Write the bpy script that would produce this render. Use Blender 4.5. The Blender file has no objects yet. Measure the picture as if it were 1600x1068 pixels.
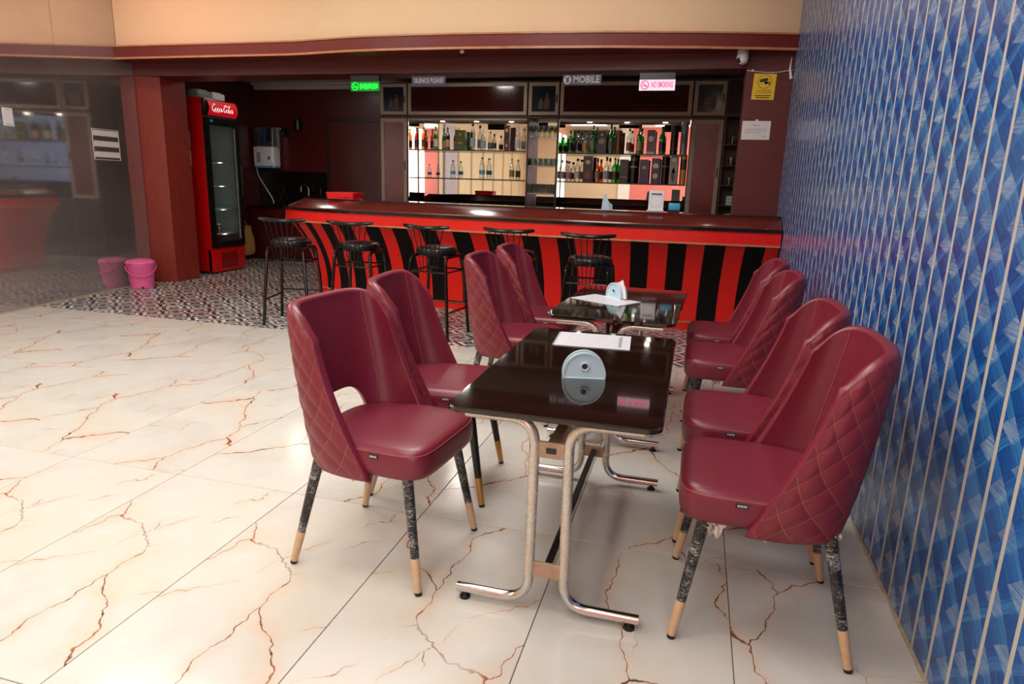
import bpy, bmesh, math, random
from mathutils import Matrix, Vector
random.seed(7)
PI = math.pi
scene = bpy.context.scene
COL = scene.collection

# ------------------------------------------------------------------ camera, world, exposure, large lights
YAW, PITCH, ROLL, CAM_H, FPX = 0.26, 0.234, 0.0298, 1.35, 1040.0
fw0 = Vector((-math.sin(YAW), math.cos(YAW), 0)); rt0 = Vector((math.cos(YAW), math.sin(YAW), 0)); up0 = Vector((0, 0, 1))
fw = math.cos(PITCH) * fw0 - math.sin(PITCH) * up0
up = math.sin(PITCH) * fw0 + math.cos(PITCH) * up0
rt = math.cos(ROLL) * rt0 + math.sin(ROLL) * up
up2 = -math.sin(ROLL) * rt0 + math.cos(ROLL) * up
cd = bpy.data.cameras.new('camera'); cam = bpy.data.objects.new('camera', cd); COL.objects.link(cam)
cd.sensor_fit = 'HORIZONTAL'; cd.sensor_width = 36.0; cd.lens = FPX * 36.0 / 1600.0
cd.clip_start = 0.02; cd.clip_end = 100
cam.matrix_world = Matrix(((rt.x, up2.x, -fw.x, 0), (rt.y, up2.y, -fw.y, 0), (rt.z, up2.z, -fw.z, CAM_H), (0, 0, 0, 1)))
scene.camera = cam
vs = scene.view_settings
vs.view_transform = 'Standard'; vs.look = 'None'; vs.gamma = 1.0; vs.use_curve_mapping = False
vs.exposure = 0.0
w = bpy.data.worlds.new('world'); scene.world = w; w.use_nodes = True
w.node_tree.nodes['Background'].inputs[0].default_value = (0.75, 0.85, 1.0, 1)
w.node_tree.nodes['Background'].inputs[1].default_value = 0.4

def area_light(name, loc, sx, sy, energy, color, rot=(0, 0, 0)):
    ld = bpy.data.lights.new(name, 'AREA'); ld.shape = 'RECTANGLE'; ld.size = sx; ld.size_y = sy
    ld.energy = energy; ld.color = color
    o = bpy.data.objects.new(name, ld); COL.objects.link(o); o.location = loc; o.rotation_euler = rot
    return o
CEIL = 3.3
# added ceiling panels stand in for bounced flash (fixtures are built further down)
FILL_LAMPS = [(-0.9, -2.8), (-3.6, -2.8), (-0.9, -0.5), (-3.6, -0.5), (-1.0, 1.6), (-3.8, 1.6), (-1.4, 3.6), (-4.2, 3.6)]
FILL_LAMP_W = [17, 17, 20, 20, 26, 26, 49, 49]
for (lx, ly), e in zip(FILL_LAMPS, FILL_LAMP_W):
    area_light('ceiling_fill_light', (lx, ly, CEIL - 0.06), 1.15, 1.15, e, (1.0, 0.985, 0.965))
# warm cove strip washing the cream wall above the cornice, then downlights added inside the bar
area_light('cove_light', (-3.0, 5.75, CEIL - 0.12), 7.0, 0.08, 17, (1.0, 0.84, 0.68), (math.radians(62), 0, 0))
area_light('cove_light', (-5.6, 5.7, CEIL - 0.12), 1.6, 0.08, 4, (1.0, 0.36, 0.22), (math.radians(75), 0, 0))
BAR_FILL_DL = [(-5.7, 8.6, 5), (-2.95, 8.35, 11)]  # first added for the purifier corner, second for shelf fronts and panel highlight
for bx_, by_, be_ in BAR_FILL_DL: area_light('bar_fill_light', (bx_, by_, 2.78), 0.22, 0.22, be_, (1.0, 0.93, 0.85))

# ------------------------------------------------------------------ helpers: colours, materials
def lin(h):
    h = h.lstrip('#'); out = []
    for i in (0, 2, 4):
        c = int(h[i:i + 2], 16) / 255.0
        out.append(c / 12.92 if c <= 0.04045 else ((c + 0.055) / 1.055) ** 2.4)
    return (out[0], out[1], out[2], 1.0)

class NT:
    def __init__(s, name):
        s.m = bpy.data.materials.new(name); s.m.use_nodes = True; s.t = s.m.node_tree
        s.b = s.t.nodes['Principled BSDF']; s.out = s.t.nodes['Material Output']
    def n(s, typ, **kw):
        nd = s.t.nodes.new(typ)
        for k, v in kw.items(): setattr(nd, k, v)
        return nd
    def l(s, a, b): s.t.links.new(a, b)
    def set(s, **kw):
        for k, v in kw.items():
            s.b.inputs[k.replace('_', ' ')].default_value = v
    def val(s, sock, v):
        if isinstance(v, (int, float)): sock.default_value = v
        elif isinstance(v, tuple): sock.default_value = v
        else: s.l(v, sock)
    def math(s, op, a, b=0.0, c=None, clamp=False):
        nd = s.n('ShaderNodeMath', operation=op); nd.use_clamp = clamp
        s.val(nd.inputs[0], a); s.val(nd.inputs[1], b)
        if c is not None: s.val(nd.inputs[2], c)
        return nd.outputs[0]
    def mix(s, f, a, b, blend='MIX'):
        nd = s.n('ShaderNodeMix', data_type='RGBA', blend_type=blend)
        s.val(nd.inputs[0], f); s.val(nd.inputs[6], a); s.val(nd.inputs[7], b)
        return nd.outputs[2]
    def coord(s, which='Object'): return s.n('ShaderNodeTexCoord').outputs[which]
    def mapping(s, vec, scale=(1, 1, 1), loc=(0, 0, 0), rot=(0, 0, 0)):
        nd = s.n('ShaderNodeMapping'); s.l(vec, nd.inputs[0])
        nd.inputs['Scale'].default_value = scale; nd.inputs['Location'].default_value = loc; nd.inputs['Rotation'].default_value = rot
        return nd.outputs[0]
    def noise(s, vec, scale, detail=3.0, rough=0.5, dist=0.0):
        nd = s.n('ShaderNodeTexNoise'); s.l(vec, nd.inputs['Vector'])
        nd.inputs['Scale'].default_value = scale; nd.inputs['Detail'].default_value = detail
        nd.inputs['Roughness'].default_value = rough; nd.inputs['Distortion'].default_value = dist
        return nd.outputs['Fac'], nd.outputs['Color']
    def ramp(s, f, stops, interp='LINEAR'):
        nd = s.n('ShaderNodeValToRGB'); s.l(f, nd.inputs[0]); cr = nd.color_ramp; cr.interpolation = interp
        while len(cr.elements) < len(stops): cr.elements.new(0.5)
        for e, (p, c) in zip(cr.elements, stops): e.position = p; e.color = c
        return nd.outputs[0]
    def sep(s, vec):
        nd = s.n('ShaderNodeSeparateXYZ'); s.l(vec, nd.inputs[0]); return nd.outputs
    def comb(s, x, y, z=0.0):
        nd = s.n('ShaderNodeCombineXYZ'); s.val(nd.inputs[0], x); s.val(nd.inputs[1], y); s.val(nd.inputs[2], z); return nd.outputs[0]
    def bump(s, h, strength=0.1, dist=0.01):
        nd = s.n('ShaderNodeBump'); s.l(h, nd.inputs['Height']); nd.inputs['Strength'].default_value = strength
        nd.inputs['Distance'].default_value = dist; s.l(nd.outputs[0], s.b.inputs['Normal'])
    def base(s, c): s.val(s.b.inputs['Base Color'], c)

def simple(name, hexc, rough=0.5, metal=0.0, var=0.12, scale=8.0, bump=0.0, bscale=120.0, spec=0.5, coat=0.0):
    t = NT(name); c = lin(hexc) if isinstance(hexc, str) else hexc
    o = t.coord()
    f, _ = t.noise(o, scale, 4.0, 0.6)
    d = tuple(max(0, x * (1 - var)) for x in c[:3]) + (1,)
    e = tuple(min(1, x * (1 + var)) for x in c[:3]) + (1,)
    t.base(t.mix(f, d, e))
    t.set(Roughness=rough, Metallic=metal); t.b.inputs['Specular IOR Level'].default_value = spec
    t.b.inputs['Coat Weight'].default_value = coat; t.b.inputs['Coat Roughness'].default_value = 0.08
    if bump > 0:
        g, _ = t.noise(o, bscale, 3.0); t.bump(g, bump, 0.004)
    return t.m

def wood(name, a, b, rough=0.35, sc=(14, 14, 1.2), coat=0.2):
    t = NT(name); o = t.coord()
    v = t.mapping(o, sc)
    f, _ = t.noise(v, 3.0, 6.0, 0.65, 0.4)
    g, _ = t.noise(o, 1.3, 2.0)
    k = t.math('ADD', t.math('MULTIPLY', f, 0.7), t.math('MULTIPLY', g, 0.3))
    t.base(t.ramp(k, [(0.3, lin(a)), (0.7, lin(b))]))
    t.set(Roughness=rough); t.b.inputs['Coat Weight'].default_value = coat; t.b.inputs['Coat Roughness'].default_value = 0.2
    t.bump(f, 0.05, 0.002)
    return t.m

def glassy(name, tint, gloss=0.18, rough=0.03):
    t = NT(name)
    t.t.nodes.remove(t.b)
    tr = t.n('ShaderNodeBsdfTransparent'); tr.inputs[0].default_value = lin(tint)
    gl = t.n('ShaderNodeBsdfGlossy'); gl.inputs['Roughness'].default_value = rough; gl.inputs[0].default_value = (1, 1, 1, 1)
    fr = t.n('ShaderNodeLayerWeight'); fr.inputs[0].default_value = 0.35
    f = t.math('MULTIPLY_ADD', fr.outputs['Facing'], 0.55, gloss * 0.4, clamp=True)
    mx = t.n('ShaderNodeMixShader'); t.l(f, mx.inputs[0]); t.l(tr.outputs[0], mx.inputs[1]); t.l(gl.outputs[0], mx.inputs[2])
    t.l(mx.outputs[0], t.out.inputs[0])
    return t.m

def mirror(name, tint='#e8e4e0', rough=0.004):
    t = NT(name); f, _ = t.noise(t.coord(), 5.0); a = lin(tint)
    t.base(t.mix(f, a, tuple(x * 0.95 for x in a[:3]) + (1,)))
    t.set(Metallic=1.0, Roughness=rough); return t.m

def emit(name, hexc, strength):
    t = NT(name); c = lin(hexc); f, _ = t.noise(t.coord(), 6.0)
    e = t.mix(f, c, tuple(x * 0.92 for x in c[:3]) + (1,))
    t.base(c); t.l(e, t.b.inputs['Emission Color']); t.b.inputs['Emission Strength'].default_value = strength
    return t.m

# ------------------------------------------------------------------ helpers: geometry
class B:
    def __init__(s): s.v = []; s.f = []; s.uv = {}
    def add(s, vs, fs, M=None):
        o = len(s.v)
        for p in vs:
            p = Vector(p)
            s.v.append(tuple(M @ p) if M is not None else tuple(p))
        s.f += [tuple(i + o for i in f) for f in fs]
        return s
    def box(s, x0, x1, y0, y1, z0, z1, M=None):
        return s.add([(x0, y0, z0), (x1, y0, z0), (x1, y1, z0), (x0, y1, z0), (x0, y0, z1), (x1, y0, z1), (x1, y1, z1), (x0, y1, z1)],
                     [(0, 3, 2, 1), (4, 5, 6, 7), (0, 1, 5, 4), (1, 2, 6, 5), (2, 3, 7, 6), (3, 0, 4, 7)], M)
    def rbox(s, x0, x1, y0, y1, z0, z1, r=0.005, seg=2, M=None):
        bm = bmesh.new(); bmesh.ops.create_cube(bm, size=1.0)
        for v in bm.verts: v.co = Vector(((x0 + x1) / 2 + v.co.x * (x1 - x0), (y0 + y1) / 2 + v.co.y * (y1 - y0), (z0 + z1) / 2 + v.co.z * (z1 - z0)))
        bmesh.ops.bevel(bm, geom=bm.edges[:], offset=r, segments=seg, affect='EDGES', profile=0.5)
        bm.verts.index_update()
        s.add([v.co.copy() for v in bm.verts], [tuple(v.index for v in f.verts) for f in bm.faces], M); bm.free()
        return s
    def prism(s, poly, z0, z1, M=None):
        n = len(poly)
        vs = [(x, y, z0) for x, y in poly] + [(x, y, z1) for x, y in poly]
        fs = [tuple(reversed(range(n))), tuple(range(n, 2 * n))] + [(i, (i + 1) % n, n + (i + 1) % n, n + i) for i in range(n)]
        return s.add(vs, fs, M)
    def loft(s, rings, closed=True, cap0=True, cap1=True, M=None):
        n = len(rings[0]); vs = [p for r in rings for p in r]; fs = []
        for k in range(len(rings) - 1):
            for i in range(n if closed else n - 1):
                j = (i + 1) % n
                fs.append((k * n + i, k * n + j, (k + 1) * n + j, (k + 1) * n + i))
        if cap0: fs.append(tuple(reversed(range(n))))
        if cap1: fs.append(tuple(range((len(rings) - 1) * n, len(rings) * n)))
        return s.add(vs, fs, M)
    def lathe(s, prof, n=20, c=(0, 0, 0), M=None):
        rings = [[(c[0] + r * math.cos(2 * PI * i / n), c[1] + r * math.sin(2 * PI * i / n), c[2] + z) for i in range(n)] for r, z in prof]
        return s.loft(rings, M=M)
    def tube(s, pts, r, n=10, closed=False, M=None):
        pts = [Vector(p) for p in pts]; m = len(pts); rings = []
        rr = r if isinstance(r, (list, tuple)) else [r] * m
        t0 = (pts[1] - pts[0]).normalized()
        a = Vector((0, 0, 1)) if abs(t0.z) < 0.9 else Vector((1, 0, 0))
        u = t0.cross(a).normalized()
        for i, p in enumerate(pts):
            if closed: t = (pts[(i + 1) % m] - pts[i - 1]).normalized()
            elif i == 0: t = t0
            elif i == m - 1: t = (pts[-1] - pts[-2]).normalized()
            else: t = ((pts[i + 1] - p).normalized() + (p - pts[i - 1]).normalized()).normalized()
            u = (u - t * u.dot(t)).normalized(); v = t.cross(u)
            rings.append([tuple(p + (u * math.cos(2 * PI * k / n) + v * math.sin(2 * PI * k / n)) * rr[i]) for k in range(n)])
        if closed: rings.append(rings[0]); return s.loft(rings, cap0=False, cap1=False, M=M)
        return s.loft(rings, M=M)
    def mesh(s, name, ang=35, smooth=True):
        me = bpy.data.meshes.new(name); me.from_pydata(s.v, [], s.f); me.update()
        bm = bmesh.new(); bm.from_mesh(me); bmesh.ops.recalc_face_normals(bm, faces=bm.faces[:]); bm.to_mesh(me); bm.free()
        if smooth:
            me.polygons.foreach_set('use_smooth', [True] * len(me.polygons))
            me.set_sharp_from_angle(angle=math.radians(ang))
        return me

def bend(pts, r, n=6):
    """polyline with rounded corners"""
    pts = [Vector(p) for p in pts]; out = [pts[0]]
    for i in range(1, len(pts) - 1):
        p = pts[i]; a = (pts[i - 1] - p); b = (pts[i + 1] - p)
        q = min(r, a.length * 0.49, b.length * 0.49)
        A = p + a.normalized() * q; C = p + b.normalized() * q
        for k in range(n + 1):
            t = k / n; out.append((1 - t) ** 2 * A + 2 * t * (1 - t) * p + t * t * C)
    out.append(pts[-1]); return out

def link(name, data, mat=None, parent=None, loc=(0, 0, 0), rot=(0, 0, 0)):
    me = data.mesh(name) if isinstance(data, B) else data
    o = bpy.data.objects.new(name, me); COL.objects.link(o)
    if mat is not None and not me.materials: me.materials.append(mat)
    o.location = loc; o.rotation_euler = rot
    if parent is not None: o.parent = parent
    return o
def tag(o, label, cat, group=None):
    o['label'] = label; o['category'] = cat
    if group: o['group'] = group
    return o
def thing(name, label, cat, loc=(0, 0, 0), rot=(0, 0, 0), group=None):
    o = bpy.data.objects.new(name, None); COL.objects.link(o); o.empty_display_size = 0.05
    o.location = loc; o.rotation_euler = rot
    return tag(o, label, cat, group)
def struct(name, data, mat=None, loc=(0, 0, 0), rot=(0, 0, 0)):
    if data is None:
        o = bpy.data.objects.new(name, None); COL.objects.link(o); o.location = loc; o.rotation_euler = rot
    else: o = link(name, data, mat, None, loc, rot)
    o['kind'] = 'structure'; return o
def dup(root, loc, rotz, label, group=None):
    def cp(o, par):
        c = o.copy(); COL.objects.link(c); c.parent = par
        for ch in o.children: cp(ch, c)
        return c
    r = cp(root, None); r.location = loc; r.rotation_euler = (0, 0, rotz); r['label'] = label
    if group: r['group'] = group
    return r
_dg = None
def text_mesh(txt, size, ext=0.0008, sx=1.0, align='CENTER', bold=0.0, shear=0.0):
    cu = bpy.data.curves.new('text', 'FONT'); cu.body = txt; cu.size = size; cu.extrude = ext; cu.align_x = align; cu.align_y = 'CENTER'
    cu.offset = bold; cu.shear = shear; cu.resolution_u = 2
    o = bpy.data.objects.new('text', cu); COL.objects.link(o); bpy.context.view_layer.update()
    me = bpy.data.meshes.new_from_object(o.evaluated_get(bpy.context.evaluated_depsgraph_get()))
    bpy.data.objects.remove(o); bpy.data.curves.remove(cu); me.materials.clear()
    for v in me.vertices: v.co.x *= sx
    return me
# text stands upright facing -Y
UPR = (PI / 2, 0, 0)

# ------------------------------------------------------------------ materials
def marble():
    t = NT('cream_marble_tile')
    o = t.coord('Object'); oi = t.n('ShaderNodeObjectInfo')
    off = t.math('MULTIPLY', t.math('FLOOR', t.math('MULTIPLY', oi.outputs['Random'], 3.0)), 7.31)
    sh = t.n('ShaderNodeVectorMath', operation='ADD'); t.l(o, sh.inputs[0]); t.l(t.comb(off, off, 0.0), sh.inputs[1]); p = sh.outputs[0]
    def warp(vec, sc, amp):
        _, c = t.noise(vec, sc, 4.0, 0.6)
        a = t.n('ShaderNodeVectorMath', operation='SUBTRACT'); t.l(c, a.inputs[0]); a.inputs[1].default_value = (0.5, 0.5, 0.5)
        b = t.n('ShaderNodeVectorMath', operation='SCALE'); t.l(a.outputs[0], b.inputs[0]); b.inputs['Scale'].default_value = amp
        d = t.n('ShaderNodeVectorMath', operation='ADD'); t.l(vec, d.inputs[0]); t.l(b.outputs[0], d.inputs[1]); return d.outputs[0]
    pw = warp(warp(p, 2.2, 0.30), 14.0, 0.035)
    def veins(scale, loc, width, rot):
        m = t.mapping(pw, (1.0, 0.5, 1.0), loc, (0, 0, rot))
        v = t.n('ShaderNodeTexVoronoi', voronoi_dimensions='2D', feature='DISTANCE_TO_EDGE'); t.l(m, v.inputs['Vector']); v.inputs['Scale'].default_value = scale
        d = v.outputs['Distance']
        wn, _ = t.noise(p, 9.0, 2.0)
        wd = t.math('MULTIPLY', t.math('ADD', wn, -0.1), width * 2)
        core = t.math('SUBTRACT', 1.0, t.math('DIVIDE', d, wd), clamp=True)
        halo = t.math('SUBTRACT', 1.0, t.math('DIVIDE', d, width * 14), clamp=True)
        return core, halo
    c1, h1 = veins(1.85, (0.3, 0.1, 0), 0.007, 0.5)
    c2, h2 = veins(2.4, (3.3, 1.7, 0), 0.0045, -0.5)
    mk, _ = t.noise(p, 2.6, 2.0)
    m1 = t.math('MULTIPLY', t.math('SUBTRACT', mk, 0.33), 7.0, clamp=True)
    m2 = t.math('MULTIPLY', t.math('SUBTRACT', 0.47, mk), 9.0, clamp=True)
    core = t.math('MAXIMUM', t.math('MULTIPLY', c1, m1), t.math('MULTIPLY', t.math('MULTIPLY', c2, m2), 0.8))
    halo = t.math('MAXIMUM', t.math('MULTIPLY', h1, m1), t.math('MULTIPLY', h2, m2))
    g1, _ = t.noise(p, 1.6, 4.0, 0.6); g2, _ = t.noise(p, 5.0, 5.0, 0.65)
    basec = t.ramp(g1, [(0.3, lin('#c0bbb1')), (0.52, lin('#cdc9c1')), (0.75, lin('#d0c4b2'))])
    basec = t.mix(t.math('MULTIPLY', t.math('SUBTRACT', g2, 0.55), 1.6, clamp=True), basec, lin('#d8d6d1'))
    hk, _ = t.noise(p, 7.0, 3.0)
    basec = t.mix(t.math('MULTIPLY', t.math('MULTIPLY', halo, hk), 0.42), basec, lin('#d79b62'))
    vc = t.ramp(hk, [(0.35, lin('#4a2a1c')), (0.6, lin('#9a5a34'))])
    t.base(t.mix(t.math('MULTIPLY', core, 1.5, clamp=True), basec, vc))
    t.set(Roughness=0.16); t.b.inputs['Specular IOR Level'].default_value = 0.45
    return t.m

def encaustic():
    t = NT('patterned_cement_tile')
    o = t.coord('Object'); oi = t.n('ShaderNodeObjectInfo')
    x, y, _ = t.sep(o)
    P = 0.3
    def fr(v, p): return t.math('SUBTRACT', t.math('FRACT', t.math('ADD', t.math('DIVIDE', v, p), 0.5)), 0.5)
    a = t.math('ABSOLUTE', fr(x, P)); b = t.math('ABSOLUTE', fr(y, P))
    r = t.math('SQRT', t.math('ADD', t.math('MULTIPLY', a, a), t.math('MULTIPLY', b, b)))
    dia = t.math('ADD', a, b)
    ring = t.math('GREATER_THAN', t.math('SINE', t.math('MULTIPLY', r, 27.0)), 0.0)
    lat = t.math('GREATER_THAN', t.math('SINE', t.math('MULTIPLY', dia, 20.0)), 0.1)
    cross = t.math('LESS_THAN', t.math('MINIMUM', a, b), 0.05)
    cellx = t.math('FLOOR', t.math('ADD', t.math('DIVIDE', x, P), 0.5)); celly = t.math('FLOOR', t.math('ADD', t.math('DIVIDE', y, P), 0.5))
    wn = t.n('ShaderNodeTexWhiteNoise', noise_dimensions='3D')
    t.l(t.comb(cellx, celly, oi.outputs['Random']), wn.inputs['Vector'])
    k = wn.outputs['Value']
    pick = t.math('GREATER_THAN', k, 0.5)
    pat = t.math('ADD', t.math('MULTIPLY', ring, pick), t.math('MULTIPLY', lat, t.math('SUBTRACT', 1.0, pick)))
    pat = t.math('ABSOLUTE', t.math('SUBTRACT', pat, cross))
    dark = t.ramp(k, [(0.0, lin('#23262c')), (0.45, lin('#4a4f57')), (0.8, lin('#3a3030')), (1.0, lin('#6b5a52'))], 'CONSTANT')
    light = t.ramp(t.math('FRACT', t.math('MULTIPLY', k, 7.3)), [(0.0, lin('#d9d4cd')), (0.4, lin('#b9b4b0')), (0.7, lin('#d0b3a8')), (1.0, lin('#e6e2dc'))], 'CONSTANT')
    c = t.mix(pat, dark, light)
    f, _ = t.noise(o, 25.0, 3.0)
    t.base(t.mix(t.math('MULTIPLY', f, 0.25), c, lin('#8d8682')))
    t.set(Roughness=0.3)
    return t.m

def weave():
    t = NT('blue_brushed_weave_laminate')
    g = t.n('ShaderNodeNewGeometry').outputs['Position']
    x, y, z = t.sep(g)
    w0, _ = t.noise(g, 2.5, 2.0)
    wob = t.math('MULTIPLY', t.math('SUBTRACT', w0, 0.5), 0.12)
    s = 1.0 / 0.18
    u = t.math('MULTIPLY', t.math('ADD', t.math('ADD', y, t.math('MULTIPLY', z, 1.15)), wob), s)
    v = t.math('MULTIPLY', t.math('ADD', t.math('SUBTRACT', t.math('MULTIPLY', z, 1.15), y), wob), s)
    fu = t.math('FRACT', u); fv = t.math('FRACT', v)
    st_u, _ = t.noise(t.comb(t.math('MULTIPLY', u, 0.8), t.math('MULTIPLY', v, 17.0), 0.0), 1.0, 4.0, 0.7)
    st_v, _ = t.noise(t.comb(t.math('MULTIPLY', u, 14.0), t.math('MULTIPLY', v, 0.8), 3.0), 1.0, 4.0, 0.7)
    st_h, _ = t.noise(t.comb(t.math('MULTIPLY', y, 6.0), t.math('MULTIPLY', z, 160.0), 1.0), 1.0, 3.0, 0.6)
    over = t.math('GREATER_THAN', fu, 0.52)
    blue = lambda st, ed: t.ramp(t.math('ADD', t.math('MULTIPLY', st, 0.75), t.math('MULTIPLY', ed, 0.3)), [(0.25, lin('#07255f')), (0.5, lin('#13478c')), (0.74, lin('#3b7db2'))])
    body = t.mix(over, blue(st_u, fv), blue(st_v, t.math('PINGPONG', t.math('MULTIPLY', fu, 2.0), 1.0)))
    patch = t.math('MULTIPLY', t.math('MULTIPLY', t.math('SUBTRACT', fu, 0.46), 9.0, clamp=True), t.math('MULTIPLY', t.math('SUBTRACT', fv, t.math('MULTIPLY_ADD', fu, -0.5, 0.85)), 14.0, clamp=True))
    pale = t.ramp(st_h, [(0.3, lin('#2f6aa8')), (0.47, lin('#86a2b8')), (0.7, lin('#b9c4cb'))])
    pf, _ = t.noise(g, 11.0, 2.0)
    col = t.mix(t.math('MULTIPLY', patch, t.math('MULTIPLY', t.math('SUBTRACT', pf, 0.12), 1.35, clamp=True)), body, pale)
    big, _ = t.noise(g, 1.1, 3.0)
    col = t.mix(t.math('MULTIPLY', t.math('SUBTRACT', big, 0.42), 1.6, clamp=True), col, lin('#2a63a8'))
    t.base(col); t.set(Roughness=0.24)
    t.bump(st_u, 0.05, 0.002)
    return t.m

def quilted():
    t = NT('burgundy_quilted_leather')
    uvn = t.n('ShaderNodeUVMap'); uvn.uv_map = 'quilt'
    u, v, _ = t.sep(uvn.outputs[0])
    def lines(a):
        d = t.math('ABSOLUTE', t.math('SUBTRACT', t.math('FRACT', t.math('ADD', a, 0.5)), 0.5))
        return t.math('LESS_THAN', d, 0.015)
    a = t.math('ADD', u, v); b = t.math('SUBTRACT', u, v)
    dash_a = t.math('GREATER_THAN', t.math('FRACT', t.math('MULTIPLY', b, 9.0)), 0.3)
    dash_b = t.math('GREATER_THAN', t.math('FRACT', t.math('MULTIPLY', a, 9.0)), 0.3)
    st = t.math('MAXIMUM', t.math('MULTIPLY', lines(a), dash_a), t.math('MULTIPLY', lines(b), dash_b))
    n, _ = t.noise(t.coord(), 6.0, 4.0)
    c = t.mix(n, lin('#691826'), lin('#7c2030'))
    t.base(t.mix(t.math('MULTIPLY', st, 0.5), c, lin('#b98556')))
    t.set(Roughness=0.4)
    g, _ = t.noise(t.coord(), 260.0, 2.0); t.bump(g, 0.06, 0.002)
    return t.m

def wrapped(name, basehex, streak):
    t = NT(name); o = t.coord()
    a, _ = t.noise(t.mapping(o, (60, 60, 260), rot=(0.5, 0.25, 0)), 1.0, 4.0, 0.7, 1.5)
    b, _ = t.noise(o, 18.0, 3.0)
    f = t.math('MULTIPLY', t.math('SUBTRACT', t.math('ADD', a, t.math('MULTIPLY', b, 0.4)), 0.72), 8.0, clamp=True)
    t.base(t.mix(t.math('MULTIPLY', f, streak), lin(basehex), lin('#c9c6c2')))
    t.set(Roughness=0.28); t.bump(a, 0.25, 0.003)
    return t.m

def haze_glass():
    t = NT('dusty_grey_mirror_glass')
    t.t.nodes.remove(t.b)
    o = t.coord(); f, _ = t.noise(t.mapping(o, (0.6, 0.6, 1.6)), 1.5, 5.0, 0.6); sm, _ = t.noise(t.mapping(o, (2.0, 2.0, 0.5)), 3.0, 4.0, 0.6)
    df = t.n('ShaderNodeBsdfDiffuse'); t.l(t.mix(f, lin('#77716f'), lin('#918b87')), df.inputs[0])
    gl = t.n('ShaderNodeBsdfGlossy'); gl.inputs[0].default_value = (0.78, 0.76, 0.75, 1)
    t.l(t.math('MULTIPLY_ADD', sm, 0.07, 0.01), gl.inputs['Roughness'])
    _, _, gz = t.sep(o)
    low = t.math('SUBTRACT', 1.0, t.math('DIVIDE', gz, 1.1), clamp=True)
    k = t.math('SUBTRACT', t.math('MULTIPLY_ADD', f, -0.3, 0.86), t.math('MULTIPLY', low, 0.3), clamp=True)
    mx = t.n('ShaderNodeMixShader'); t.l(k, mx.inputs[0]); t.l(df.outputs[0], mx.inputs[1]); t.l(gl.outputs[0], mx.inputs[2])
    t.l(mx.outputs[0], t.out.inputs[0]); return t.m

def tube_metal():
    t = NT('worn_cream_sheen_tube'); o = t.coord()
    n, _ = t.noise(o, 9.0, 6.0, 0.75); _, _, z = t.sep(o)
    worn_sheen = t.math('MULTIPLY', t.math('SUBTRACT', n, 0.30), 3.0, clamp=True)
    hi = t.math('MULTIPLY', t.math('SUBTRACT', z, 0.07), 14.0, clamp=True)
    k = t.math('MULTIPLY', worn_sheen, hi)
    p, _ = t.noise(o, 22.0, 3.0)
    t.base(t.mix(k, lin('#c9c7c4'), t.mix(p, lin('#c0ad99'), lin('#d4c5b3'))))  # wear tone; the cream uprights also paint in a beige reflection
    t.val(t.b.inputs['Metallic'], t.math('MULTIPLY_ADD', k, -0.55, 1.0))
    t.val(t.b.inputs['Roughness'], t.math('MULTIPLY_ADD', k, 0.2, 0.12))
    return t.m

def printed(name, bg, ink, rows, x_is='X', thr=0.55):
    """sheet of faint printed rows"""
    t = NT(name); o = t.coord('Generated'); x, y, z = t.sep(o)
    r = t.math('FRACT', t.math('MULTIPLY', y, rows)); row = t.math('LESS_THAN', t.math('ABSOLUTE', t.math('SUBTRACT', r, 0.5)), 0.16)
    n, _ = t.noise(t.comb(t.math('MULTIPLY', x, 38.0), t.math('FLOOR', t.math('MULTIPLY', y, rows)), 0.0), 1.0, 1.0)
    inside = t.math('MULTIPLY', t.math('LESS_THAN', t.math('ABSOLUTE', t.math('SUBTRACT', x, 0.5)), 0.38), t.math('LESS_THAN', t.math('ABSOLUTE', t.math('SUBTRACT', y, 0.5)), 0.38))
    f = t.math('MULTIPLY', t.math('MULTIPLY', row, t.math('GREATER_THAN', n, thr)), inside)
    t.base(t.mix(f, lin(bg), lin(ink))); t.set(Roughness=0.35); return t.m

M = {}
M['marble'] = marble(); M['encaustic'] = encaustic(); M['weave'] = weave(); M['quilt'] = quilted()
M['leather'] = simple('burgundy_leather', '#6f1a2c', 0.36, var=0.07, scale=5, bump=0.07, bscale=260)
M['stitch'] = simple('seam_thread', '#9a4a45', 0.6)
M['wrap_leg'] = wrapped('film_wrapped_black_leg', '#121110', 0.85)
M['black_leg'] = simple('satin_black_leg', '#141211', 0.3)
M['tip'] = simple('film_wrapped_brass_tip', '#c4a380', 0.38, var=0.22, scale=40, bump=0.2, bscale=60)
M['gold'] = simple('brass_tip', '#b8894a', 0.3, metal=0.7)
M['film'] = simple('torn_plastic_film', '#d9cfc2', 0.4, var=0.2, scale=60)
M['rubber'] = simple('black_rubber', '#0d0c0c', 0.6)
M['chrome'] = simple('chrome', '#d0d0d0', 0.12, metal=1.0, var=0.05)
M['tube'] = tube_metal()
M['rust'] = simple('stained_steel_plate', '#a98a72', 0.55, var=0.45, scale=30, metal=0.2)
M['darksteel'] = simple('dark_steel_bar', '#3a3534', 0.25, metal=0.7)
M['tabletop'] = simple('dark_brown_table_glass', '#1d0e0a', 0.035, var=0.15, scale=3, coat=0.3)
M['holder'] = simple('pale_blue_plastic', '#b4cdd8', 0.35, var=0.05)
M['paper'] = simple('white_paper', '#d6d2d5', 0.5, var=0.02)
M['menu'] = printed('printed_menu_sheet', '#cfcdd2', '#a9a4a8', 22)
M['menu_grey'] = simple('grey_print', '#8f9299', 0.5)
M['red'] = simple('signal_red_laminate', '#e01a10', 0.3, var=0.06, scale=3)
M['black_lam'] = simple('black_laminate', '#070606', 0.5, var=0.2, spec=0.2)
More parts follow.
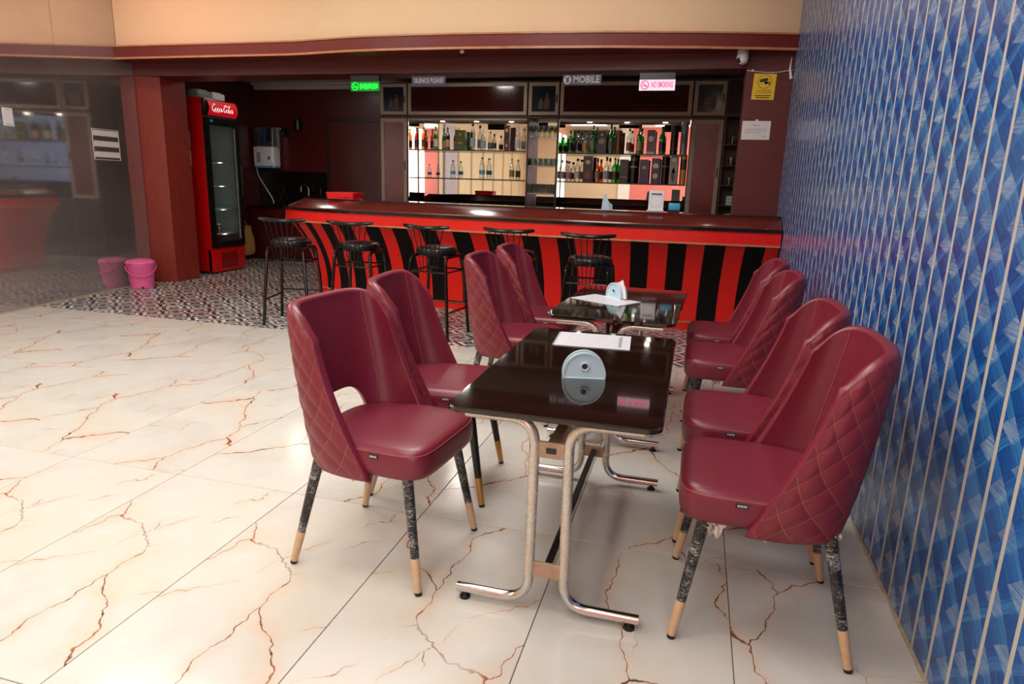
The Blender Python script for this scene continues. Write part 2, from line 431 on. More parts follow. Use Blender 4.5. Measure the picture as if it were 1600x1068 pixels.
M['orange_trim'] = wood('orange_wood_trim', '#a0603c', '#c58a62', 0.45, (3, 3, 3))
M['granite'] = simple('black_granite', '#171010', 0.08, var=0.3, scale=60)
M['brown_gloss'] = wood('glossy_brown_panel', '#5c1c14', '#7c2c20', 0.16, (0.8, 6, 6), 0.5)
M['facade'] = wood('red_brown_veneer', '#6c1d11', '#862a19', 0.5, coat=0.05)
M['facade_dark'] = wood('maroon_veneer', '#4a0f0b', '#5e1610', 0.5, (1.2, 14, 14), 0.05)
M['cornice'] = wood('maroon_cornice', '#5a110c', '#701811', 0.5, (1.2, 14, 14), 0.05)
M['barwall'] = wood('dark_maroon_wall_laminate', '#3f0809', '#520d0e', 0.4)
M['cream'] = simple('cream_wall_paint', '#dcc2a2', 0.75, var=0.05, scale=2, bump=0.03)
M['white'] = simple('white_ceiling_paint', '#ece8e0', 0.8, var=0.03)
M['greyceil'] = simple('grey_white_ceiling', '#b9b4b2', 0.7, var=0.05)
M['strip'] = simple('beige_inlay_strip', '#b4aea6', 0.45, var=0.06)
M['grout'] = simple('grey_grout', '#6d655c', 0.8)
M['dirt'] = simple('dirty_joint_mortar', '#a39580', 0.9, var=0.45, scale=40)
M['haze'] = haze_glass()
M['mirror'] = mirror('bar_mirror')
M['glass'] = glassy('clear_glass', '#eef2ef')
M['frost'] = glassy('frosted_glass', '#dfe6e4', 0.4, 0.15)
M['door_glass'] = glassy('fridge_door_glass', '#c9cecc', 0.12, 0.03)
M['green_glass'] = glassy('green_bottle_glass', '#4cc955', 0.2)
M['amber_glass'] = glassy('amber_bottle_glass', '#d88a20', 0.2)
M['brown_glass'] = glassy('brown_bottle_glass', '#94560f', 0.2)
M['frame'] = wood('taupe_wood_frame', '#94806f', '#ab9684', 0.5, coat=0.0)
M['burl'] = simple('maroon_burl_panel', '#64190d', 0.3, var=0.55, scale=7, coat=0.1)
M['maroon_panel'] = simple('dark_maroon_panel', '#33080a', 0.14, var=0.2, scale=3, coat=0.5)
M['carcass'] = simple('dark_brown_carcass', '#2a0f0c', 0.4, var=0.2)
M['picture'] = simple('dark_blue_print', '#131c2a', 0.2, var=0.3)
M['picture_gold'] = simple('dim_gold_print', '#4a3312', 0.4)
M['fridge_red'] = simple('glossy_cooler_red', '#c40d0d', 0.22, var=0.05)
M['black_plastic'] = simple('black_plastic', '#101012', 0.3)
M['grey_liner'] = simple('grey_liner', '#8d9291', 0.5)
M['white_plastic'] = simple('white_plastic', '#dcdde0', 0.35, var=0.03)
M['blue_plastic'] = simple('blue_plastic', '#1f5fb0', 0.35)
M['cyan'] = simple('cyan_plastic', '#3aa5c8', 0.3)
M['pink'] = simple('pink_plastic', '#e0619a', 0.35, var=0.05)
M['paperbag'] = simple('brown_paper', '#b98a4e', 0.8, var=0.25, scale=25, bump=0.3, bscale=20)
M['yellow'] = simple('yellow_sign', '#e0b81c', 0.45, var=0.03)
M['ink'] = simple('black_ink', '#23201c', 0.5)
M['navy'] = simple('dark_violet_sign', '#241a40', 0.35)
M['sign_white'] = simple('sign_white', '#cfcad6', 0.5)
M['stool'] = simple('glossy_black_tube', '#080707', 0.2, spec=0.35)
M['vinyl'] = simple('black_vinyl', '#0b0b0d', 0.28, bump=0.05, bscale=150)
M['tray'] = simple('red_plastic_tray', '#e0121a', 0.25)
M['pinkwall'] = simple('salmon_pink_wall', '#e07a72', 0.7)
M['curtain'] = simple('cream_curtain', '#d8c3a0', 0.8, var=0.08, scale=3)
M['purple'] = simple('mauve_curtain', '#b3a8ae', 0.8)
M['darkpanel'] = simple('dark_panel', '#2b2a2c', 0.4)
M['win'] = emit('daylight_window', '#fffef5', 5.0)
M['fill_lampface'] = emit('fill_lamp_diffuser', '#fff6ea', 3.0)
M['led_green'] = emit('green_led', '#10e040', 1.3)
M['led_green_dim'] = emit('green_led_dim', '#067020', 0.8)
M['led_pink'] = emit('pink_led', '#ff4a70', 1.2)
M['led_white'] = emit('pale_led_back', '#e8cfe0', 0.9)
M['spot'] = emit('spot_lens', '#fff6e6', 40.0)

# ------------------------------------------------------------------ the setting
WX = 0.755           # right wall
Y_F = 7.0            # facade plane
Y_B = 10.05          # back wall of the bar
EDGE = 5.15          # marble / patterned floor border
# floor: slab + tiles
fl = struct('floor', B().box(-8.0, WX, -4.7, Y_B + 0.1, -0.12, -0.004), M['grout'])
tx, ty = 0.605, 1.21
def tile_mesh(w_, d_, name='tile'):
    return B().rbox(-w_ / 2, w_ / 2, -d_ / 2, d_ / 2, -0.02, 0.0, 0.0012, 1).mesh(name, smooth=False)
cache = {}
def put_tile(name, x0, x1, y0, y1, mat, parent, flip):
    k = (name, round(x1 - x0, 3), round(y1 - y0, 3))
    if k not in cache:
        cache[k] = tile_mesh(x1 - x0, y1 - y0, name); cache[k].materials.append(mat)
    o = link(name, cache[k], None, parent, ((x0 + x1) / 2, (y0 + y1) / 2, 0), (0, 0, PI if flip else 0))
g = 0.0016
xs = [0.22 + tx * k for k in range(-13, 2)]; ys = [2.35 + ty * k for k in range(-5, 3)]
def glass_x(y): return -6.3 - (y - 4.74) * 0.3506
for i in range(len(xs) - 1):
    for j in range(len(ys)):
        y0 = ys[j]; y1 = min(y0 + ty, EDGE)
        if y0 > EDGE - 0.05: continue
        x0 = xs[i]; x1 = min(xs[i + 1], WX)
        put_tile('marble_tile', x0 + g, x1 - g, y0 + g, y1 - g, M['marble'], fl, (i * 3 + j) % 4 == 1)
px = 0.6
for i in range(14):
    for j in range(9):
        x1 = WX - i * px; x0 = x1 - px; y0 = EDGE + j * px; y1 = min(y0 + px, Y_B)
        if y1 - y0 < 0.05 or x0 < -8.0: continue
        put_tile('patterned_tile', x0 + 0.001, x1 - 0.001, y0 + 0.001, y1 - 0.001, M['encaustic'], fl, False)

# right wall with blue panels and beige strips
wr = struct('wall_right', B().box(WX + 0.012, WX + 0.2, -1.0, Y_B, 0, CEIL), M['grout'])
pitch, sw = 0.1315, 0.019
y_start = 2.162 - pitch * 24
pm = B().box(-0.006, 0.014, sw / 2, pitch - sw / 2, 0.012, CEIL).mesh('blue_panel', smooth=False); pm.materials.append(M['weave'])
sm_ = B().rbox(-0.0062, 0.014, -sw / 2, sw / 2, 0.012, CEIL, 0.002, 1).mesh('inlay_strip', smooth=False); sm_.materials.append(M['strip'])
k = 0
while y_start + k * pitch < Y_F + 0.1:
    yy = y_start + k * pitch
    link('blue_panel', pm, None, wr, (WX, yy, 0)); link('inlay_strip', sm_, None, wr, (WX, yy, 0)); k += 1
jb = B(); random.seed(3)
yv = -1.0
pts = []
while yv < 6.3:
    pts.append((yv, 0.006 + random.random() * 0.009)); yv += 0.06
for a, b in zip(pts[:-1], pts[1:]):
    jb.add([(WX - a[1], a[0], 0.0), (WX - b[1], b[0], 0.0), (WX - 0.004, b[0], 0.0), (WX - 0.004, a[0], 0.0),
            (WX - a[1] * 0.8, a[0], 0.004), (WX - b[1] * 0.8, b[0], 0.004), (WX - 0.004, b[0], 0.012), (WX - 0.004, a[0], 0.012)],
           [(0, 1, 5, 4), (4, 5, 6, 7), (0, 4, 7, 3), (1, 2, 6, 5)])
struct('trim_1', jb, M['dirt'])

# left glass partition: two tall panes
GA = math.atan2(0.99162363, -0.12916106)      # along the glass
gp = struct('wall_left', None, None, (-6.29, 4.72, 0), (0, 0, GA))
for s0, s1 in ((-1.2, 1.05), (1.054, 2.21)):
    link('glass_pane', B().box(s0, s1, 0.0, 0.012, 0.0, CEIL), M['haze'], gp)
link('base_mortar', B().box(-1.2, 2.21, -0.02, 0.0, 0.0, 0.012), M['dirt'], gp)

# bar facade: pillars, lintel, cream wall, cornice
struct('trim_2', B().prism([(-6.578, 6.93), (-6.33, 7.05), (-6.31, 7.44), (-7.2, 7.6), (-7.2, 6.95)], 0, 2.46), M['facade'])
struct('trim_3', B().box(0.335, WX, Y_F, 7.3, 0, 2.46), M['facade_dark'])
struct('wall_back', B().prism([(-6.578, 6.92), (-6.2, Y_F - 0.02), (-5.8, Y_F), (WX, Y_F), (WX, 7.3), (-6.3, 7.44), (-7.2, 7.6), (-7.2, 6.9)], 2.46, 2.64), M['facade_dark'])
corn = [(-6.54, 6.615), (-6.2, 6.61), (-5.2, 6.61), (-4.25, 6.61), (-4.05, 6.585), (-3.85, 6.55), (-3.55, 6.505), (-3.2, 6.48), (-2.8, 6.475), (-2.4, 6.48), (-1.8, 6.51), (-0.9, 6.58), (-0.1, 6.70), (0.4, 6.80), (WX - 0.005, 6.88)]
def ribbon(path, y_off0, y_back, z0, z1):
    poly = [(x, y + y_off0) for x, y in path] + [(x, y_back(x, y)) for x, y in reversed(path)]
    return B().prism(poly, z0, z1)
cor = struct('trim_4', ribbon(corn, 0.0, lambda x, y: 7.06, 2.605, 2.715), M['cornice'])
link('edge_moulding', ribbon(corn, -0.014, lambda x, y: y + 0.02, 2.585, 2.605), M['orange_trim'], cor)
link('edge_moulding', ribbon(corn, -0.012, lambda x, y: y + 0.02, 2.715, 2.73), M['orange_trim'], cor)
struct('wall_upper', ribbon(corn, 0.05, lambda x, y: 7.3, 2.70, CEIL), M['cream'])
# bar room shell
struct('wall_bar_back', B().box(-7.5, WX, Y_B, Y_B + 0.1, 0, 2.85), M['barwall'])
struct('wall_bar_left', B().box(-7.3, -7.14, 7.6, Y_B, 0, 2.85), M['barwall'])
struct('ceiling_bar', B().box(-7.5, WX, 7.3, Y_B, 2.80, 2.86), M['greyceil'])
struct('trim_5', B().box(-7.14, WX, Y_B - 0.07, Y_B, 2.71, 2.80).box(-7.14, WX, Y_B - 0.14, Y_B, 2.77, 2.80), M['greyceil'])
# hall shell behind the camera (seen in the mirrors)
struct('ceiling', B().box(-8.0, 1.0, -4.7, 7.4, CEIL, CEIL + 0.1), M['white'])
struct('wall_left_rear', B().box(-6.25, -6.12, -4.7, 3.56, 0, CEIL), M['cream'])
wf = struct('wall_front', B().box(-8.0, 1.0, -4.8, -4.65, 0, CEIL), M['cream'])
link('dark_panel', B().box(-4.35, -2.7, -4.66, -4.60, 2.36, 3.2), M['darkpanel'], wf)
link('white_panel', B().box(-2.7, -2.3, -4.66, -4.60, 0, CEIL), M['white'], wf)
link('pink_panel', B().box(-2.3, 0.75, -4.66, -4.60, 0, CEIL), M['pinkwall'], wf)
for q in range(7):
    cu_ = link('curtain', B().loft([[(-6.12 + 0.05 * (1 + math.sin(a * 9.0)) * 0.5 + 0.02, -3.9 + q * 1.05 + 0.9 * a, zz) for a in [b / 24 for b in range(25)]] + [(-6.12, -3.9 + q * 1.05 + 0.9 * a, zz) for a in [b / 24 for b in range(24, -1, -1)]] for zz in (0.05, 2.7)]), M['purple' if q == 6 else 'curtain'])
    tag(cu_, 'pleated %s curtain, %s from the rear along the left side of the hall' % ('mauve' if q == 6 else 'cream', ['first', 'second', 'third', 'fourth', 'fifth', 'sixth', 'last'][q]), 'curtain', 'curtains at the side of the hall')
wn = struct('window_1', B().box(WX + 0.03, WX + 0.06, -4.6, -1.0, 0.75, 3.0), M['win'])
for q in range(5):
    yy = -4.6 + q * 0.9
    link('window_frame', B().box(WX - 0.01, WX + 0.03, yy - 0.03, yy + 0.03, 0.75, 3.0), M['carcass'], wn)
struct('wall_right_rear', B().box(WX, WX + 0.2, -4.7, -1.0, 0, 0.75).box(WX, WX + 0.2, -4.7, -1.0, 3.0, CEIL), M['cream'])
FILL_LAMP_ROW = ['at the rear of the hall', 'above the camera', 'above the tables', 'just before the bar']  # unseen fixtures for the added fill lamps
for li, (lx, ly) in enumerate(FILL_LAMPS):
    t = thing('ceiling_fill_lamp', 'added square ceiling fill panel light %s, on the %s side' % (FILL_LAMP_ROW[li // 2], ('blue wall', 'open floor')[li % 2]), 'light', (lx, ly, CEIL), group='added hall fill lights')
    link('frame', B().box(-0.62, 0.62, -0.62, -0.58, -0.03, 0).box(-0.62, 0.62, 0.58, 0.62, -0.03, 0).box(-0.62, -0.58, -0.58, 0.58, -0.03, 0).box(0.58, 0.62, -0.58, 0.58, -0.03, 0), M['white_plastic'], t)
    link('diffuser', B().box(-0.58, 0.58, -0.58, 0.58, -0.02, 0), M['fill_lampface'], t)

# ------------------------------------------------------------------ dining chairs
def chair_meshes():
    NS, NTT = 112, 60
    ZB = 0.385
    def zbot(s):                      # lower rim, arched up behind the seat
        a = abs(s)
        if a < 0.40:
            q = a / 0.40
            return ZB + 0.205 * (1 - q ** 3.2) ** 0.5
        return ZB
    def ztop(s):
        a = abs(s); return 0.935 - 0.012 * a ** 2 - 0.045 * a ** 6 - 0.04 * a ** 22
    def P(s, t, off):
        z = zbot(s) + (ztop(s) - zbot(s)) * t
        h = min(1.0, max(0.0, (z - ZB) / 0.53))
        xb = -0.222 - 0.062 * h + off
        xf = 0.065 - 0.21 * h - 0.02 * math.sin(PI * h)
        wd = 0.252 - 0.006 * h + 0.012 * math.sin(PI * h) - off
        ph = s * PI / 2; e = 0.66
        cx = abs(math.cos(ph)) ** e; sy = math.copysign(abs(math.sin(ph)) ** e, s) if s else 0.0
        return Vector((xf + (xb - xf) * cx, wd * sy, z))
    th = 0.036
    S = [-1 + 2 * i / (NS - 1) for i in range(NS)]
    # slow the parameter near the ends so that columns are evenly spread
    S = [math.copysign(1 - (1 - abs(s)) ** 1.25, s) for s in S]
    T = [j / (NTT - 1) for j in range(NTT)]
    ulen = [0.0]
    for i in range(1, NS): ulen.append(ulen[-1] + (P(S[i], 0.6, 0) - P(S[i - 1], 0.6, 0)).length)
    pit = 0.084
    def uv(i, j):
        return (ulen[i] - ulen[-1] / 2) / pit, P(S[i], T[j], 0).z / (pit * 1.12)
    # outer quilted shell
    ov = []; of = []; ouv = []
    for j in range(NTT):
        for i in range(NS):
            p = P(S[i], T[j], 0)
            i2 = min(i + 1, NS - 1); i1 = max(i - 1, 0); j2 = min(j + 1, NTT - 1); j1 = max(j - 1, 0)
            du = P(S[i2], T[j], 0) - P(S[i1], T[j], 0); dv = P(S[i], T[j2], 0) - P(S[i], T[j1], 0)
            nrm = du.cross(dv); nrm = nrm.normalized() if nrm.length > 1e-9 else Vector((-1, 0, 0))
            if nrm.dot(Vector((p.x - 0.02, p.y, 0))) < 0: nrm = -nrm
            u, v = uv(i, j)
            puff = (abs(math.sin(PI * (u + v))) * abs(math.sin(PI * (u - v)))) ** 0.42
            edge = min(1.0, min(i, NS - 1 - i) / 4.0, min(j, NTT - 1 - j) / 3.0)
            ov.append(p + nrm * 0.0065 * puff * edge); ouv.append((u, v))
    for j in range(NTT - 1):
        for i in range(NS - 1):
            of.append((j * NS + i, j * NS + i + 1, (j + 1) * NS + i + 1, (j + 1) * NS + i))
    me_o = bpy.data.meshes.new('quilted_shell'); me_o.from_pydata([tuple(v) for v in ov], [], of); me_o.update()
    uvl = me_o.uv_layers.new(name='quilt')
    for lp in me_o.loops: uvl.data[lp.index].uv = ouv[lp.vertex_index]
    me_o.polygons.foreach_set('use_smooth', [True] * len(me_o.polygons))
    # inner lining + rounded rim
    b = B(); si = list(range(0, NS, 2)) + ([NS - 1] if (NS - 1) % 2 else []); tj = list(range(0, NTT, 3)) + ([NTT - 1] if (NTT - 1) % 3 else [])
    n_i, n_j = len(si), len(tj)
    iv = [P(S[i], T[j], th) for j in tj for i in si]
    b.add(iv, [(j * n_i + i, (j + 1) * n_i + i, (j + 1) * n_i + i + 1, j * n_i + i + 1) for j in range(n_j - 1) for i in range(n_i - 1)])
    border = [(i, 0) for i in range(n_i)] + [(n_i - 1, j) for j in range(1, n_j)] + [(i, n_j - 1) for i in range(n_i - 2, -1, -1)] + [(0, j) for j in range(n_j - 2, 0, -1)]
    rings = []
    for k, (i, j) in enumerate(border):
        O = P(S[si[i]], T[tj[j]], 0); I = P(S[si[i]], T[tj[j]], th)
        mid = (O + I) / 2
        # outward direction of the border, from the neighbouring row/column
        ii = min(max(i, 1), n_i - 2); jj = min(max(j, 1), n_j - 2)
        if i in (0, n_i - 1) and j not in (0, n_j - 1): ref = P(S[si[ii]], T[tj[j]], th / 2)
        elif j in (0, n_j - 1) and i not in (0, n_i - 1): ref = P(S[si[i]], T[tj[jj]], th / 2)
        else: ref = P(S[si[ii]], T[tj[jj]], th / 2)
        d = (P(S[si[i]], T[tj[j]], th / 2) - ref); d = d.normalized() if d.length > 1e-9 else Vector((0, 0, 1))
        r = (O - I).length / 2
        w_ = (O - mid)
        rings.append([tuple(mid + w_ * math.cos(a) + d * (r * 0.6) * math.sin(a)) for a in [PI * q / 6 for q in range(7)]])
    rings.append(rings[0])
    b.loft(rings, closed=False, cap0=False, cap1=False)
    me_i = b.mesh('backrest', 60)
    # seams on the inner face
    me_s = []
    for s in (-0.60, 0.60):
        sm = B(); me_s.append(sm); sm.tube([P(s, 0.04 + 0.96 * k / 14, th) + Vector((0.001, 0, 0)) for k in range(15)], 0.0016, 5)
    # wing edge stitching
    for s in (-0.985, 0.985):
        sm = B(); me_s.append(sm); sm.tube([P(s, 0.03 + 0.94 * k / 14, th * 0.25) + Vector((0.006, 0, 0.0)) + Vector((0, math.copysign(0.004, s), 0)) for k in range(15)], 0.0012, 5)
    me_s = [q.mesh('seam') for q in me_s]
    # seat cushion
    def outline(sc, N=56):
        pts = []
        for k in range(N):
            a = 2 * PI * k / N; ca, sa = math.cos(a), math.sin(a)
            e = 0.33 if ca > 0 else 0.62
            x = math.copysign(abs(ca) ** e, ca); y = math.copysign(abs(sa) ** e, sa)
            X = 0.03 + (0.237 if x > 0 else 0.245) * x
            Wd = 0.238 - 0.03 * max(0.0, -x)
            pts.append(((X - 0.03) * sc + 0.03, Wd * y * sc))
        return pts
    rings = []
    for sc, z in ((0.90, 0.398), (0.965, 0.400), (0.99, 0.408), (1.0, 0.425), (1.0, 0.462), (0.992, 0.478), (0.975, 0.489), (0.94, 0.497), (0.86, 0.503), (0.65, 0.508), (0.35, 0.511), (0.06, 0.512)):
        rings.append([(x, y, z) for x, y in outline(sc)])
    me_c = B().loft(rings).mesh('seat', 70)
    sp = [(x, y, 0.4845) for x, y in outline(0.984, 80)]
    me_p = B().tube(sp, 0.0017, 5, closed=True).mesh('seat_piping')
    # legs
    legs = []
    for sx, sy in ((1, -1), (1, 1), (-1, -1), (-1, 1)):
        top = Vector((0.185 if sx > 0 else -0.16, sy * 0.185, 0.40)); foot = Vector((0.252 if sx > 0 else -0.252, sy * 0.235, 0.0))
        f = lambda t: top.lerp(foot, t)
        leg = B().tube([f(0), f(0.2), f(0.45), f(0.69)], [0.0195, 0.0185, 0.0165, 0.0150], 14).mesh('leg')
        tip = B().tube([f(0.685), f(0.70), f(0.85), f(0.975)], [0.0150, 0.0160, 0.0145, 0.0125], 14).mesh('leg_tip')
        pad = B().tube([f(0.972), f(0.998)], [0.0132, 0.0120], 14).mesh('foot_pad')
        legs.append((leg, tip, pad))
    return me_o, me_i, me_s, me_c, me_p, legs
CH = chair_meshes()
def film_scrap(seed, size=0.05):
    rnd = random.Random(seed); b = B(); n = 7; vs = []
    for j in range(n):
        for i in range(n):
            vs.append((size * (i / (n - 1) - 0.5) * (1 + 0.4 * rnd.random()) * (1.1 - 0.6 * j / n), 0.012 * rnd.uniform(-1, 1), -size * 1.1 * j / (n - 1) + 0.008 * rnd.uniform(-1, 1)))
    fs = [(j * n + i, j * n + i + 1, (j + 1) * n + i + 1, (j + 1) * n + i) for j in range(n - 1) for i in range(n - 1) if rnd.random() > 0.12]
    b.add(vs, fs); return b.mesh('film_scrap')
def film_fringe(seed, side):
    """ragged band of torn film hanging below the shell"""
    rnd = random.Random(seed); b = B(); n = 40; top = []; bot = []
    for i in range(n):
        t = i / (n - 1); x = 0.05 - 0.24 * t; y = side * (0.240 - 0.10 * t ** 4)
        top.append((x, y, 0.40)); bot.append((x, y + rnd.uniform(-.006, .006), 0.386 - 0.006 * rnd.random() - 0.012 * (rnd.random() > 0.85)))
    b.add(top + bot, [(i, i + 1, n + i + 1, n + i) for i in range(n - 1)]); return b.mesh('film_fringe')
TAGB = B().rbox(-0.018, 0.018, -0.001, 0.001, -0.0075, 0.0075, 0.0006, 1).mesh('tag'); TAGB.materials.append(M['ink'])
TAGW = B()
for q in range(5): TAGW.box(-0.013 + q * 0.0054, -0.0095 + q * 0.0054, -0.0014, 0.0014, -0.003 + 0.001 * (q % 2), 0.0035)
TAGW = TAGW.mesh('tag_print', smooth=False); TAGW.materials.append(M['sign_white'])
for me_, k_ in ((CH[0], 'quilt'), (CH[1], 'leather'), (CH[3], 'leather'), (CH[4], 'stitch')): me_.materials.append(M[k_])
for me_ in CH[2]: me_.materials.append(M['stitch'])
for (a, b_, c_) in CH[5]:
    a.materials.append(M['wrap_leg']); b_.materials.append(M['tip']); c_.materials.append(M['rubber'])
def make_chair(label, loc, rotz, group, near, wraps=(1, 1, 1, 1), scrap=None):
    t = thing('dining_chair', label, 'chair', loc, (0, 0, rotz), group)
    link('seat', CH[3], None, t); sh = link('quilted_shell', CH[0], None, t); bk = link('backrest', CH[1], None, t)
    for q in CH[2]: link('seam', q, None, bk)
    for k, (a, b_, c_) in enumerate(CH[5]):
        lg = link('leg', a, None, t)
        if not wraps[k]:
            lg.material_slots[0].link = 'OBJECT'; lg.material_slots[0].material = M['black_leg']
        tp = link('leg_tip', b_, None, lg); 
        if not wraps[k]:
            tp.material_slots[0].link = 'OBJECT'; tp.material_slots[0].material = M['gold']
        link('foot_pad', c_, None, lg)
    link('seat_piping', CH[4], None, t)
    tg = link('tag', TAGB, None, t, (0.09, near * 0.2385, 0.470)); link('tag_print', TAGW, None, tg)
    if scrap:
        for q, (x, y, s_) in enumerate(scrap):
            link('film_scrap', film_scrap(q + int(abs(loc[1]) * 10), s_), M['film'], t, (x, y, 0.405), (0, 0, 0.4 * q))
        link('film_fringe', film_fringe(int(loc[1] * 7) + 3, near), M['film'], t)
    return t
GL, GR = 'burgundy chairs on the open side of the tables', 'burgundy chairs along the blue wall'
make_chair('nearest burgundy chair on the open floor side, back opening showing the floor', (-1.015, 2.085, 0), math.radians(-5), GL, -1, scrap=[(-0.17, -0.15, 0.03)])
make_chair('second burgundy chair from the camera on the open side, tucked behind the nearest one', (-1.05, 2.70, 0), math.radians(6), GL, -1, (0, 0, 1, 1))
make_chair('burgundy chair at the near end of the far table, quilted side towards the marble floor', (-0.985, 3.76, 0), math.radians(2), GL, -1)
make_chair('farthest burgundy chair on the open side, just in front of the bar stools', (-0.985, 4.40, 0), math.radians(2), GL, -1)
make_chair('nearest burgundy chair by the blue wall, torn film hanging under its seat', (0.29, 2.10, 0), PI, GR, 1, scrap=[(0.155, 0.20, 0.05), (-0.17, 0.19, 0.035)])
make_chair('second burgundy chair from the camera along the blue wall', (0.285, 2.69, 0), PI, GR, 1)
make_chair('third burgundy chair along the blue wall, first one at the far table', (0.275, 3.66, 0), PI, GR, 1, scrap=[(0.1, 0.2, 0.04)])
make_chair('farthest burgundy chair along the blue wall, nearest the striped bar front', (0.275, 4.30, 0), PI, GR, 1)

# ------------------------------------------------------------------ tables
TZ = 0.69
def rrect(x0, x1, y0, y1, r, n=6):
    out = []
    for cx, cy, a0 in ((x1 - r, y1 - r, 0), (x0 + r, y1 - r, PI / 2), (x0 + r, y0 + r, PI), (x1 - r, y0 + r, 1.5 * PI)):
        for k in range(n + 1): a = a0 + PI / 2 * k / n; out.append((cx + r * math.cos(a), cy + r * math.sin(a)))
    return out
def make_table(label, loc, rotz, hw, hl, fr0, fr1, group):
    t = thing('dining_table', label, 'table', loc, (0, 0, rotz), group)
    p = rrect(-hw, hw, -hl, hl, 0.045)
    q = rrect(-hw + 0.004, hw - 0.004, -hl + 0.004, hl - 0.004, 0.042)
    top = B().loft([[(x, y, TZ - 0.018) for x, y in q], [(x, y, TZ - 0.015) for x, y in p], [(x, y, TZ - 0.004) for x, y in p], [(x, y, TZ) for x, y in q]])
    link('table_top', top, M['tabletop'], t)
    for yy in (fr0, fr1):
        fr = bpy.data.objects.new('leg_frame', None); COL.objects.link(fr); fr.parent = t; fr.location = (0, yy, 0)
        for sx in (-1, 1):
            path = bend([(sx * 0.30, 0, 0.035), (sx * 0.058, 0, 0.035), (sx * 0.053, 0, TZ - 0.036), (sx * 0.275, 0, TZ - 0.036)], 0.085, 10)
            link('tube', B().tube(path, 0.0165, 14), M['tube'], fr)
            link('foot_glide', B().lathe([(0.004, 0.02), (0.008, 0.012), (0.017, 0.008), (0.018, 0.0)], 14, (sx * 0.272, 0, 0.0)), M['rubber'], fr)
        for zz in (0.125, 0.535):
            link('cross_plate', B().rbox(-0.05, 0.05, -0.006, 0.006, zz, zz + 0.052, 0.002, 1), M['rust'], fr)
        dk = link('maker_plate', B().rbox(-0.016, 0.016, -0.0085, -0.0062, 0.552, 0.57, 0.0005, 1), M['ink'], fr)
    link('stretcher', B().rbox(-0.012, 0.012, fr0, fr1, 0.139, 0.163, 0.003, 1), M['darksteel'], t)
    link('top_rail', B().rbox(-0.018, 0.018, fr0, fr1, 0.54, 0.58, 0.003, 1), M['rust'], t)
    return t
GT = 'dark glass topped tables'
make_table('dark glass topped dining table nearest the camera, steel tube legs', (-0.362, 2.41, 0), 0.0, 0.325, 0.61, -0.54, 0.49, GT)
make_table('farther dark glass topped table, mirroring the lit bar shelves', (-0.365, 3.93, 0), math.radians(-2), 0.335, 0.585, -0.55, 0.50, GT)

# ------------------------------------------------------------------ things on the tables
def napkin_holder(label, loc, rotz, napkin):
    t = thing('napkin_holder', label, 'napkin holder', loc, (0, 0, rotz), 'pale blue napkin holders')
    R, D = 0.076, 0.05
    arc = [(R * math.cos(a), max(0.0, 0.014 + (R * 1.06) * math.sin(a))) for a in [-0.17 + (PI + 0.34) * k / 26 for k in range(27)]]
    for sy in (-1, 1):
        rec = [(x * 0.9, 0.003 + z * 0.9) for x, z in arc]
        link('face_plate', B().prism(rec, -0.002, 0.002, Matrix.Translation((0, sy * (D / 2 - 0.006), 0)) @ Matrix.Rotation(PI / 2, 4, 'X')), M['holder'], t)
        rim = B(); n = len(arc); vs = []
        for yy, sc in ((sy * D / 2, 1.0), (sy * D / 2, 0.9), (sy * (D / 2 - 0.012), 0.9), (sy * (D / 2 - 0.012), 1.0)):
            vs += [(x * sc, yy, (z - 0.0) * sc + (0.003 if sc < 1 else 0)) for x, z in arc]
        fs = []
        for k in range(4):
            for i in range(n): fs.append((k * n + i, k * n + (i + 1) % n, ((k + 1) % 4) * n + (i + 1) % n, ((k + 1) % 4) * n + i))
        rim.add(vs, fs); link('rim', rim, M['holder'], t)
        ring = [(0.002 + 0.0135 * math.cos(a), sy * (D / 2 - 0.001), 0.045 + 0.0135 * math.sin(a)) for a in [2 * PI * k / 24 for k in range(24)]]
        link('hole_ring', B().tube(ring, 0.0035, 8, closed=True), M['holder'], t)
        link('hole', B().lathe([(0.0125, 0.0), (0.0125, 0.003)], 20, M=Matrix.Translation((0.002, sy * (D / 2 - 0.004) + 0.0015, 0.045)) @ Matrix.Rotation(PI / 2, 4, 'X')), M['ink'], t)
    link('base', B().rbox(-R * 0.97, R * 0.97, -D / 2, D / 2, 0, 0.005, 0.002, 1), M['holder'], t)
    if napkin:
        for q in range(3):
            link('napkin', B().prism([(-0.05, 0.0), (0.11 - 0.01 * q, 0.004), (0.095 - 0.012 * q, 0.05), (0.055 - 0.012 * q, 0.112 - 0.006 * q), (0.0, 0.08)], -0.0012, 0.0012, Matrix.Translation((0.004 * q, -0.008 + 0.008 * q, 0.006)) @ Matrix.Rotation(PI / 2 - 0.08 + 0.08 * q, 4, 'X')), M['paper'], t)
napkin_holder('pale blue round-hole napkin holder standing on the nearest table', (-0.335, 2.255, TZ), math.radians(13), False)
napkin_holder('pale blue napkin holder filled with white napkins on the farther table', (-0.425, 4.03, TZ), math.radians(-48), True)
mn = thing('menu_sheet', 'laminated printed menu sheet lying on the nearest table', 'menu', (-0.383, 2.83, TZ), (0, 0, math.radians(4)), 'menu sheets')
link('sheet', B().box(-0.158, 0.158, -0.13, 0.13, 0.0005, 0.003), M['menu'], mn)
link('grey_column', B().box(0.108, 0.122, -0.10, 0.10, 0.0030, 0.0034), M['menu_grey'], mn)
link('grey_edge', B().box(-0.166, -0.158, -0.13, 0.13, 0.0005, 0.0026), M['menu_grey'], mn)
mn2 = thing('menu_sheet', 'white menu sheet lying askew on the farther table', 'menu', (-0.475, 3.92, TZ), (0, 0, math.radians(-31)), 'menu sheets')
link('sheet', B().box(-0.175, 0.175, -0.115, 0.115, 0.0005, 0.003), M['menu'], mn2)

